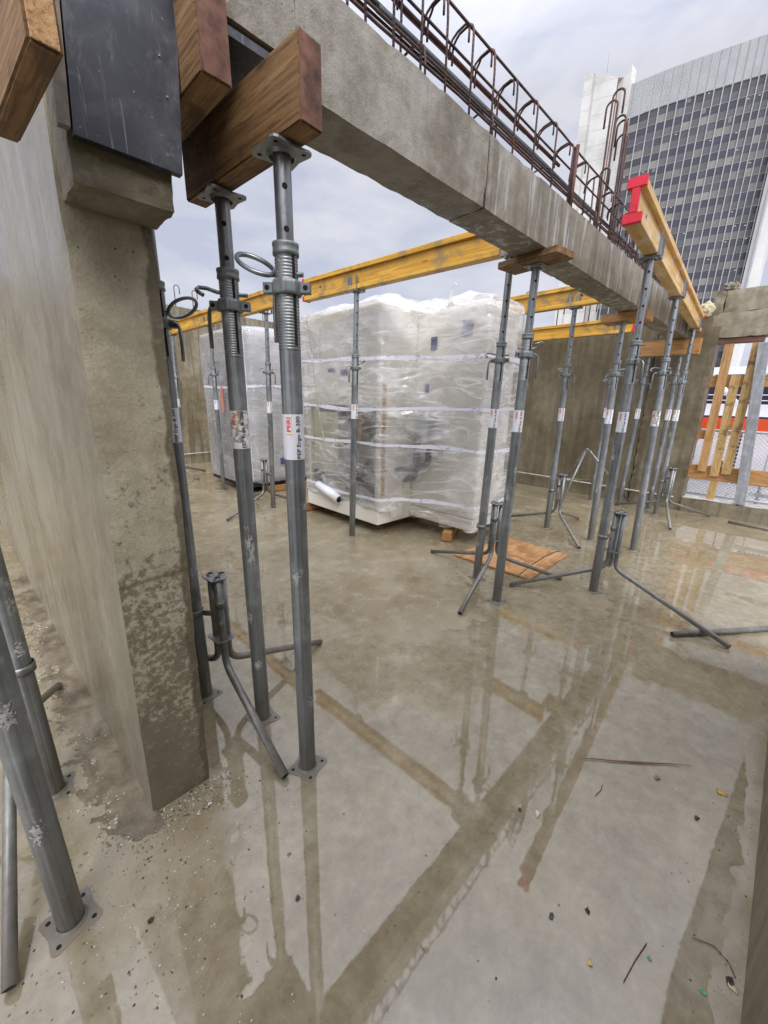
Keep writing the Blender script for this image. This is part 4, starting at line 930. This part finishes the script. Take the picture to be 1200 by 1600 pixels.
# second wrapped load at the back left
V2 = thing('wrapped_container', 'rounded container behind the left props wrapped in grey and white stretch film', 'wrapped container')
M['grey_panel'] = flat('grey_panel', (.16, .165, .175), .5, 0, .15, 30); M['white_panel'] = flat('white_panel', (.66, .65, .61), .5, 0, .05, 3)
def vb(nm, a, mat, bev=.03): bm = B(); box(bm, *a); return obj(nm, bm, mat, V2, bev=bev)
vb('body', (2.84, 5.78, .17, 4.15, 6.98, 2.36), M['white_panel'])
vb('grey_side', (2.79, 5.86, .17, 2.835, 6.98, 1.98), M['grey_panel'], .008)
vb('base_tray', (2.74, 5.72, .09, 4.2, 7.03, .165), M['hole'], .01)
wrap('stretch_film', [(2.73, 7.08), (2.73, 6.0), (2.92, 5.70), (4.22, 5.70), (4.22, 7.08)], .15, lambda x, y: 2.40 + .02 * mn.noise(Vector((x * 2, y * 2, 1))), (1.60,), film('grey_stretch_film', .42, (.72, .72, .73), .25, 3, 1.8), V2, .014, .05, 60, 11, None, .03, .01)
ub2 = B(); box(ub2, 2.705, 6.28, 1.20, 2.712, 6.33, 1.60); obj('red_strip', ub2, flat('salmon_strip', (.75, .22, .14), .5), V2)
ub2 = B(); box(ub2, 3.30, 5.672, .42, 3.40, 5.676, .52); obj('printed_label', ub2, M['navy'], V2)
timber('bearer', 'wooden bearer under the right corner of the grey wrapped container', 3.05, 5.60, .012, 3.8, 5.70, .088, M['timber_x'], None, 0, 'wooden bearers under the machines', 'wood block', 10)

# ---------------------------------------------------------------- orange plywood offcut on the slab
pt = thing('plywood_sheet', 'orange square plywood offcut lying flat on the wet slab', 'plywood', (3.17, 1.72, .004)); 
bm = B(); q = [(3.05, 2.14), (3.80, 2.10), (3.90, 1.33), (3.06, 1.31)] ; q = [(3.02, 2.08), (2.83, 1.56), (3.05, 1.33), (3.90, 1.31), (3.76, 2.12)]
prism(bm, [(x - 3.17, y - 1.72) for x, y in [(3.03, 2.074), (3.055, 1.295), (3.871, 1.297), (3.89, 1.933)]], 0, .016)
obj('sheet', bm, M['ply_floor'], pt)
bm = B(); tube(bm, [(x - 3.17, y - 1.72, .0185) for x, y in ((3.0, 1.375), (3.07, 1.395), (3.35, 1.42), (3.65, 1.425), (3.86, 1.405), (3.90, 1.385))], .003, 6); tag(obj('strap_wire', bm, M['hole']), 'thin dark wire lying across the orange plywood', 'wire'); bpy.data.objects['strap_wire'].location = (3.17, 1.72, .004)
# ---------------------------------------------------------------- boarded opening on the right
def board(label, y, z0, z1, w_, x=6.99, mat='board_z', lean_=0.0, nm='timber_board', group='boards closing the opening', th=.03, tilt=0):
    t = thing(nm, label, 'board', (x, y, z0), group); bm = B()
    box(bm, -th / 2, -w_ / 2, 0, th / 2, w_ / 2, z1 - z0)
    bmesh.ops.subdivide_edges(bm, edges=bm.edges[:], cuts=3, use_grid_fill=True)
    for v in bm.verts: v.co.y += lean_ * v.co.z + mn.noise(v.co * 3) * .004; v.co += mn.noise_vector(v.co * 9 + Vector((y * 9, 0, 0))) * .0016
    obj('plank', bm, M[mat], t); return t
board('left upright reddish board with dark knots in the opening', .762, .587, 2.24, .095, 6.985, lean_=.012)
board('shorter speckled upright board in the middle of the opening', .618, .536, 1.848, .095, 6.986, 'board_stain', lean_=.02)
board('mould stained board stub standing on the kerb below the middle board', .603, .205, .75, .088, 7.03, 'board_stain')
board('right upright yellow board speckled with black in the opening', .497, .579, 2.24, .098, 6.987, 'board_stain', lean_=.01)
def cross(label, z0, z1, y0, y1, x, mat='board_y', th=.035):
    t = thing('timber_rail', label, 'board', (x, y0, z0), 'rails across the opening'); bm = B(); box(bm, 0, 0, 0, th, y1 - y0, z1 - z0)
    bmesh.ops.bevel(bm, geom=bm.edges[:], offset=.003, segments=1, affect='EDGES'); obj('plank', bm, M[mat], t)
cross('upper horizontal rail behind the upright boards', 1.70, 1.845, -.9, 1.0, 7.01)
cross('lower horizontal rail behind the upright boards', .47, .665, -.9, 1.0, 7.01)
cross('short brown rail stub high in the opening at its left jamb', 1.02, 1.13, .80, 1.0, 7.015)
cross('dark red sill strip under the lintel', 2.235, 2.296, .46, .94, 6.96, 'dark_y', .12)
st = thing('steel_gate', 'grey galvanised steel gate frame at the right side of the opening', 'steel frame', (6.93, .28, .214))
M['steel_post'] = metal('dull_zinc_post', (.36, .37, .38), .5, .35, (.5, .5, .5), .2)
bm = B(); box(bm, -.03, -.055, 0, .03, .055, 2.0)
for v in bm.verts: v.co.y += .085 * v.co.z
obj('post', bm, M['steel_post'], st, bev=.004)
bm = B(); box(bm, -.02, -1.2, .13, .02, -.057, .17); obj('bottom_rail', bm, M['steel_post'], st)
bm = B(); box(bm, -.02, -1.2, .82, .02, -.10, .86); obj('middle_rail', bm, M['steel_post'], st)
def chain(label, x, y0, y1, z0, z1, pitch=.055, r=.0032):
    t = thing('chain_link_fence', label, 'fence', (x, y0, z0)); W_, H_ = y1 - y0, z1 - z0; bm = B(); k = -H_
    while k < W_:
        for s_ in (1, -1):
            a = max(0, -k); b = min(H_, W_ - k)
            if b > a:
                p, q = ((k + a), a), ((k + b), b)
                if s_ == -1: p, q = (W_ - p[0], p[1]), (W_ - q[0], q[1])
                tube(bm, [(.003 * s_, p[0], p[1]), (.003 * s_, q[0], q[1])], r, 5)
        k += pitch
    obj('wire_mesh', bm, M['wirec'], t)
    bm = B()
    for z in (0, H_): tube(bm, [(0, 0, z), (0, W_, z)], .018, 8)
    obj('rail', bm, M['wirec'], t)
    yy = 0
    while yy <= W_ + .01:
        bm = B(); tube(bm, [(.02, yy, -.3), (.02, yy, H_ + .02)], .022, 8); obj('post', bm, M['wirec'], t); yy += W_ / 2
M['wirec'] = flat('pale_wire', (.60, .60, .62), .45, .2, .05)
M['white_paint'] = flat('white_paint', (.80, .80, .82), .5, 0, .04, 2)
M['orange'] = flat('orange_barrier', (.80, .09, .02), .5, 0, .1, 4)
M['darkglass'] = flat('dark_backdrop_glass', (.025, .022, .045), .3, 0, .3, 2)
M['purple'] = flat('purple_stripe', (.09, .05, .16), .5)
chain('chain link fence panel outside the boarded opening', 8.0, -1.6, 1.9, .1, 1.10)
t = thing('barrier_board', 'bright orange red barrier board behind the upright boards', 'barrier', (8.6, -2, 1.08))
bm = B(); box(bm, 0, 0, 0, .04, 2.72, .20); obj('orange_panel', bm, M['orange'], t)
bm = B(); box(bm, 0, 2.74, .0, .04, 4.4, .20); obj('orange_panel', bm, M['orange'], t)
bm = B(); box(bm, .0, 2.55, -.08, -.02, 2.80, .12); obj('brown_block', bm, M['board_y'], t)
t = thing('white_hoarding', 'white hoarding panels standing outside beyond the fence', 'hoarding', (9.2, -3, -.1))
for k in range(5): bm = B(); box(bm, 0, k * 1.2, 0, .05, k * 1.2 + 1.17, 1.12); obj('panel', bm, M['white_paint'], t, bev=.004)
bm = B(); box(bm, -.02, 0, .28, -.002, 6, .36); obj('purple_band', bm, M['purple'], t)
t = thing('white_truss', 'white steel lattice truss with dark gaps behind it beyond the opening', 'truss', (12.5, -3, 0))
for z0, z1 in ((1.25, 1.52), (2.18, 2.32)): bm = B(); box(bm, 0, 0, z0, .12, 9, z1); obj('chord', bm, M['white_paint'], t)
for k in range(9):
    bm = B(); y = k * 1.0; tube(bm, [(.06, y, 1.5), (.06, y + .62, 2.2)], .055, 8); obj('diagonal', bm, M['white_paint'], t)
    bm = B(); box(bm, .02, y + .64, 1.52, .10, y + .72, 2.18); obj('upright', bm, M['white_paint'], t)
for z in (1.60, 1.72): bm = B(); tube(bm, [(-.1, 0, z), (-.1, 9, z)], .012, 6); obj('hand_rail', bm, M['wirec'], t)
t = thing('site_cabin', 'dark long cabin behind the white truss', 'building', (14.2, -4, -.1)); bm = B(); box(bm, 0, 0, 0, 3, 12, 2.5); obj('cabin_wall', bm, M['darkglass'], t); bm = B(); box(bm, -.1, -.1, 2.5, 3.1, 12.1, 2.56); obj('roof', bm, M['white_paint'], t)

# ---------------------------------------------------------------- tower block
T = thing('office_tower', 'tall curved office tower with dark windows, white mullions and a pale ribbed crown', 'tower', (165, 38, 0))
M['tower_white'] = concrete('tower_white_panel', (.50, .49, .45), (.60, .59, .55), (.66, .65, .62), streak=0, pits=0, big=.05)
M['tower_rib'] = flat('tower_rib', (.38, .38, .375), .6, 0, .08, .4)
M['tower_groove'] = flat('tower_groove', (.30, .30, .29), .7)
def tower_concrete():
    n = NT('tower_pier_concrete'); v = n.coords((.12, .12, .12)); a = n.noise(v, 1.0, 8, .65); g_ = n.n('ShaderNodeTexBrick', {'Vector': n.coords((1, 1, 1), (R(90), 0, R(90))), 'Scale': .12, 'Mortar Size': .012, 'Color1': (1, 1, 1, 1), 'Color2': (.93, .93, .93, 1), 'Mortar': (.75, .74, .72, 1)}).outputs[0]
    col = n.ramp(a, [(.33, (.42, .41, .37)), (.5, (.55, .54, .50)), (.68, (.62, .61, .57))])
    rs = n.ramp(n.noise(n.coords((.5, .5, .2)), 1.0, 6, .7), [(.62, 0.0), (.70, .35)])
    col = n.mix(rs, col, (.38, .26, .22))
    return n.done(n.pbr(base=n.mix(1.0, col, g_, 'MULTIPLY'), rough=.8))
M['tower_pier'] = tower_concrete()
def glassy(nm, c, r): 
    return flat(nm, c, r, 0, .25, .2)
GL = [glassy('tower_glass', (.040, .040, .050), .2), glassy('tower_glass_dim', (.062, .060, .066), .3)]
SPN = [flat('tower_spandrel', c, .5, 0, .12, .5) for c in ((.085, .08, .08), (.11, .104, .098), (.15, .14, .125), (.21, .195, .165))]
arcp = [(162.0, 58.0), (162.6, 50.0), (163.8, 42.5), (165.2, 35.5), (166.6, 29.0), (168.0, 23.5), (169.2, 19.0)]
def curve(u):   # u in 0..1 along the plan curve
    s_ = u * (len(arcp) - 1); i = min(int(s_), len(arcp) - 2); f_ = s_ - i; p0, p1, p2, p3 = [Vector(arcp[max(0, min(len(arcp) - 1, i + k))]) for k in (-1, 0, 1, 2)]
    return .5 * ((2 * p1) + (-p0 + p2) * f_ + (2 * p0 - 5 * p1 + 4 * p2 - p3) * f_ ** 2 + (-p0 + 3 * p1 - 3 * p2 + p3) * f_ ** 3)
NB = 20; ZT, ZB = 97.3, 88.5; OX, OY = 165, 38
pl = [curve(i / NB) - Vector((OX, OY)) for i in range(NB + 1)]
def strip(bm, off, z0, z1, mi=0, i0=0, i1=NB):
    for i in range(i0, i1):
        a, b = pl[i], pl[i + 1]; f = bm.faces.new([bm.verts.new(p) for p in ((a.x + off, a.y, z0), (b.x + off, b.y, z0), (b.x + off, b.y, z1), (a.x + off, a.y, z1))]); f.material_index = mi
bm = B(); strip(bm, 0, ZB, ZT)
for i in range(NB):   # roof slab behind the parapet
    a, b = pl[i], pl[i + 1]; bm.faces.new([bm.verts.new(p) for p in ((a.x, a.y, ZT), (b.x, b.y, ZT), (b.x + 25, b.y, ZT), (a.x + 25, a.y, ZT))])
for i in range(NB * 6):
    a = curve(i / (NB * 6)) - Vector((OX, OY)); big_ = i % 6 == 0
    box(bm, a.x - .12, a.y - (.10 if big_ else .16), ZB, a.x - .002, a.y + (.10 if big_ else .16), ZT, 1 if big_ else 2)
obj('ribbed_crown', bm, [M['tower_white'], M['tower_groove'], M['tower_rib']], T)
rn = random.Random(11); FH = 3.9; z = ZB; fl = 0
bm = B(); BL = []
while z > 3:
    strip(bm, .25, z - 2.05, z, 0)
    for i in range(NB):
        a, b = pl[i], pl[i + 1]; run = rn.random(); mi = (0 if run < .35 else 1 if run < .6 else 2 if run < .82 else 3)
        if fl == 0 and i > 6: mi = 0
        k = rn.choice((1, 2)); 
        f = bm.faces.new([bm.verts.new(p) for p in ((a.x + .12, a.y, z - FH), (b.x + .12, b.y, z - FH), (b.x + .12, b.y, z - 2.05), (a.x + .12, a.y, z - 2.05))]); f.material_index = 2 + mi
        if rn.random() < .06: # half lowered blind
            w0 = rn.uniform(0, .5); c = a.lerp(b, w0); d = a.lerp(b, w0 + .4); wb = B(); BL.append(wb); f = wb.faces.new([wb.verts.new(p) for p in ((c.x + .2, c.y, z - 1.1 - rn.random() * .6), (d.x + .2, d.y, z - 1.1 - rn.random() * .2), (d.x + .2, d.y, z - .05), (c.x + .2, c.y, z - .05))])
    z -= FH; fl += 1
for f in bm.faces:
    if f.material_index == 0 and rn.random() < .3: f.material_index = 1
obj('window_bands', bm, GL + SPN, T)
M['blind'] = flat('blind', (.16, .155, .14), .6); [obj('blind', q, M['blind'], T) for q in BL]
n = NT('office_ceiling_light'); M['lit'] = n.done(n.n('ShaderNodeEmission', {'Color': (1, .93, .78, 1), 'Strength': .8}).outputs[0])
for k in range(24):
    i = rn.randrange(NB); a, b = pl[i], pl[i + 1]; c = a.lerp(b, rn.uniform(.15, .75)); zz = ZB - rn.randrange(13) * FH - rn.uniform(.4, .9)
    lb = B(); box(lb, c.x + .06, c.y - .22, zz, c.x + .11, c.y + .22, zz + .16); obj('office_lamp', lb, M['lit'], T)
for i in range(NB + 1):
    a = pl[i]; bm = B(); box(bm, a.x - .22, a.y - .115, 0, a.x + .1, a.y + .115, ZB); obj('mullion', bm, M['tower_rib'], T)
def prismz(nm, poly, ztop_list, mat):
    bm = B(); lo = [bm.verts.new((x - OX, y - OY, 0)) for x, y in poly]; hi = [bm.verts.new((x - OX, y - OY, z_)) for (x, y), z_ in zip(poly, ztop_list)]; k = len(poly)
    for i in range(k): bm.faces.new((lo[i], lo[(i + 1) % k], hi[(i + 1) % k], hi[i]))
    bm.faces.new(hi); bmesh.ops.recalc_face_normals(bm, faces=bm.faces[:]); return obj(nm, bm, mat, T)
prismz('side_pier', [(158.0, 70.4), (160.5, 61.0), (170, 61.0), (172, 70.4)], [104.2, 100.2, 100.2, 104.0], M['tower_pier'])
prismz('fin_wall', [(161.0, 60.8), (160.4, 57.2), (164, 57.0), (165, 60.6)], [98.0, 101.6, 101.6, 98.0], M['tower_pier'])
prismz('rust_panel', [(160.9, 60.98), (161.2, 59.4), (164, 59.4), (164, 60.9)], [100.1, 99.6, 99.6, 100.0], flat('rust_panel', (.20, .10, .085), .6))
prismz('end_column', [(165.5, 19.2), (164.8, 17.6), (165.2, 15.9), (172, 15.6), (172, 19.2)], [104, 104, 104, 104, 104], M['tower_white'])
prismz('end_column_rib', [(164.75, 18.3), (164.55, 18.1), (164.55, 17.7), (164.78, 17.6)], [104] * 4, M['tower_rib'])
bm = B(); tube(bm, [(159.5 - OX, 64.2 - OY, 102), (159.5 - OX, 64.2 - OY, 107)], .05, 5); obj('mast', bm, M['steelgrey'], T)

# ---------------------------------------------------------------- small debris on the slab
def stonebm(r, seed, flat_=.6, sub=2):
    bm = B(); bmesh.ops.create_icosphere(bm, subdivisions=sub, radius=r)
    for v in bm.verts:
        q = .8 + .7 * mn.noise(v.co / r * 1.3 + Vector((seed, 0, 0))) + .3 * mn.noise(v.co / r * 3 + Vector((seed, 0, 0))); v.co = Vector((v.co.x * q * 1.2, v.co.y * q, v.co.z * q * flat_))
    return bm
def scatter(name, label, cnt, pick, rmin, rmax, mats, cat=None):
    bm = B(); rg = random.Random(len(name) * 7 + cnt)
    for k in range(cnt):
        x, y = pick(rg); r = rmin + (rmax - rmin) * rg.random() ** 2.5; z = max(0.0, hgt(x, y)) + r * .25; n_ = 6; mi = rg.randrange(len(mats))
        top = bm.verts.new((x + rg.uniform(-.2, .2) * r, y, z + r * rg.uniform(.4, .8))); bot = bm.verts.new((x, y, z - r * .5)); ring = [bm.verts.new((x + r * rg.uniform(.6, 1.3) * math.cos(a * math.pi / 3), y + r * rg.uniform(.6, 1.2) * math.sin(a * math.pi / 3), z + rg.uniform(-.2, .2) * r)) for a in range(n_)]
        for a in range(n_):
            for q in ((ring[a], ring[(a + 1) % n_], top), (ring[(a + 1) % n_], ring[a], bot)): bm.faces.new(q).material_index = mi
    return tag(obj(name, bm, mats), label, cat or name, kind='stuff')
SM = [flat('stone_brown', (.20, .155, .095), .5, 0, .4, 60), flat('stone_grey', (.29, .25, .18), .5, 0, .4, 60), flat('stone_dark', (.045, .04, .035), .4, 0, .4, 60), flat('stone_pale', (.46, .43, .36), .5, 0, .3, 60)]
M['mud'] = concrete('wet_mud', (.09, .068, .038), (.155, .122, .072), (.24, .20, .13), streak=0, pits=0, rough=.65, big=4)
bm = B(); G_ = []
for j in range(150):
    y = 1.22 + j * .022; row = []
    for i in range(22):
        x = .20 - .055 * (y - 1.33) - i * .013; d = i / 21
        h_ = hgt(x, y); e = max(0, min(1, (y - 1.22) / .12)) * max(0, min(1, (4.4 - y) / .4)); p = (1 - d) ** 1.3 * .016 * e * (1 + .8 * mn.noise(Vector((x * 11, y * 11, 4)))) + .008 * mn.noise(Vector((x * 30, y * 30, 2))) * e + .004 * mn.noise(Vector((x * 80, y * 80, 2))) * e
        row.append(bm.verts.new((x, y, h_ + p - .003 - .006 * d)))
    G_.append(row)
for a_, b_ in zip(G_, G_[1:]):
    for i in range(21): bm.faces.new((a_[i], b_[i], b_[i + 1], a_[i + 1]))
bmesh.ops.recalc_face_normals(bm, faces=bm.faces[:])
tag(obj('mud', bm, M['mud'], smooth='all'), 'wet brown mud banked along the foot of the left wall', 'mud', kind='stuff')
def near_wall(rg):
    t = rg.random(); y = 1.28 + 2.2 * t ** 1.3; x = .175 - .055 * (y - 1.33) - abs(rg.gauss(0, .07)) - .002; return x, y
def near_end(rg): return rg.uniform(.10, .46), 1.325 - abs(rg.gauss(0, .07))
def near_cam(rg):
    return rg.gauss(.12, .22), rg.gauss(1.05, .22)
def anyw(rg): return rg.uniform(-.5, 3.2), rg.uniform(-.18, 3.2)
def redge(rg): return rg.uniform(.9, 3), -.2 + abs(rg.gauss(0, .07))
scatter('grit', 'gravel and grit heaped along the foot of the left wall', 3600, near_wall, .0010, .0062, SM[:2] + [SM[0], SM[1], SM[3]], 'gravel')
scatter('wall_end_grit', 'grit gathered round the end of the left wall', 900, near_end, .0012, .005, SM, 'gravel')
scatter('fine_gravel', 'fine grit sprinkled over the near slab', 1300, near_cam, .0008, .0040, SM + [SM[3]], 'gravel')
scatter('scattered_grit', 'sparse specks of grit over the whole slab', 1700, anyw, .0007, .0034, SM + [SM[2]], 'gravel')
scatter('edge_grit', 'grit along the right edge of the slab', 160, redge, .001, .004, SM, 'gravel')
deb = [('dark pebble in the puddle at the bottom left of the two prop reflections', .421, .753, .0075, 2), ('rust brown pebble above the dark one between the prop reflections', .467, .876, .006, 0), ('round dark knob on the brown patch at the bottom left', .09, 1.001, .0085, 2),
       ('dark pebble beside the reflection of the beam, left of the pale chip', 1.158, .416, .0085, 2), ('brown stone with a pale face just below the stick', 1.684, .09, .012, 0), ('dark stone low in the middle right puddle', .93, .20, .008, 2), ('dark stone right of the low middle one', 1.02, .13, .008, 2),
       ('dark pebble near the right puddle rim, below the yellow leaf', 1.60, -.05, .009, 2), ('dark lump at the bottom right slab edge', 1.13, -.185, .010, 2)]
for k, (lb_, x, y, r, mi) in enumerate(deb):
    o = obj('pebble', stonebm(r, k * 3.1), SM[mi], smooth=True); o.location = (x, y, max(0, hgt(x, y)) + r * .3); tag(o, lb_, 'pebble', 'single pebbles on the slab')
def leaf(label, x, y, r, c, rz, nm='leaf', cat='leaf'):
    bm = B(); pts = [(0, 0)]; ring = []
    for k in range(14):
        a = 2 * math.pi * k / 14; rr = r * (1 + .35 * math.sin(3 * a + x * 9) + .2 * mn.noise(Vector((k, x * 9, 0)))); ring.append(bm.verts.new((rr * 1.4 * math.cos(a), rr * .8 * math.sin(a), .002 + r * .25 * math.sin(2 * a))))
    cv = bm.verts.new((0, 0, .001))
    for k in range(14): bm.faces.new((ring[k], ring[(k + 1) % 14], cv))
    r2 = bmesh.ops.extrude_face_region(bm, geom=bm.faces[:]); bmesh.ops.translate(bm, verts=[v for v in r2['geom'] if isinstance(v, bmesh.types.BMVert)], vec=(0, 0, .0015))
    bmesh.ops.recalc_face_normals(bm, faces=bm.faces[:])
    o = obj(nm, bm, flat(nm + '_col', c, .5, 0, .25, 50), smooth='all'); o.location = (x, y, max(0, hgt(x, y)) + .001); o.rotation_euler[2] = rz; tag(o, label, cat)
leaf('pale cream chip beside the beam reflection', 1.192, .363, .009, (.66, .60, .42), .3, 'chip', 'chip')
leaf('yellow leaf scrap near the right rim of the puddle', 1.792, -.10, .012, (.62, .36, .06), 1.2)
leaf('small yellow leaf low in the middle of the puddle', .905, .085, .006, (.66, .50, .14), .6)
leaf('pale chip at the bottom right slab edge', 1.12, -.19, .008, (.6, .5, .3), .9, 'chip', 'chip')
leaf('white flake lying by the foot of the wall end', .345, 1.225, .006, (.62, .60, .54), .2, 'chip', 'chip')
bm = B(); P0, P1 = Vector((1.545, .345, .006)), Vector((1.855, .000, .006)); pts = [P0.lerp(P1, i / 10) + Vector((.004 * math.sin(i), .003 * math.cos(i * 1.3), 0)) for i in range(11)]
tube(bm, pts, [.0008, .0018, .0022, .0025, .0034, .0038, .0034, .0028, .002, .0012, .0006], 7); tag(obj('stick', bm, flat('stick_brown', (.20, .10, .06), .6, 0, .3, 60), smooth='all'), 'thin brown splinter of wood lying in the right puddle', 'stick')
for k, (lb_, x, y, r_) in enumerate((('green paint spot by the wall foot on the left, upper one', .075, 2.235, .011), ('green paint spot by the wall foot on the left, lower one', .062, 2.09, .013), ('green paint spot in the puddle at the lower right', 1.032, -.026, .007), ('green paint spot at the bottom right corner', 1.057, -.139, .008))):
    bm = B(); cv = bm.verts.new((0, 0, 0)); ring = []
    for q in range(22):
        a = 2 * math.pi * q / 22; rr = r_ * (.75 + .7 * mn.noise(Vector((math.cos(a) * 1.8, math.sin(a) * 1.8, k * 5)))); ring.append(bm.verts.new((rr * math.cos(a), rr * math.sin(a), 0)))
    for q in range(22): bm.faces.new((cv, ring[q], ring[(q + 1) % 22]))
    if k == 0: M['green'] = flat('green_spray_paint', (.10, .33, .12), .6, 0, .3, 90)
    o = obj('paint_spot', bm, M['green']); o.location = (x, y, max(0.0005, hgt(x, y)) + .0022); tag(o, lb_, 'paint mark', 'green spray paint spots')
for k, (lb_, a) in enumerate((('short thin wire low in the middle of the puddle', [(.93, .01), (1.0, .00), (1.06, -.012)]), ('small twig in the puddle right of the prop reflections', [(1.42, .24), (1.46, .232), (1.49, .236)]), ('curved wire at the bottom right slab edge', [(1.17, -.10), (1.19, -.145), (1.175, -.18), (1.15, -.195)]))):
    bm = B(); tube(bm, [(x, y, .004) for x, y in a], .0012, 6); tag(obj('wire_scrap', bm, M['rebar'], smooth='all'), lb_, 'wire')
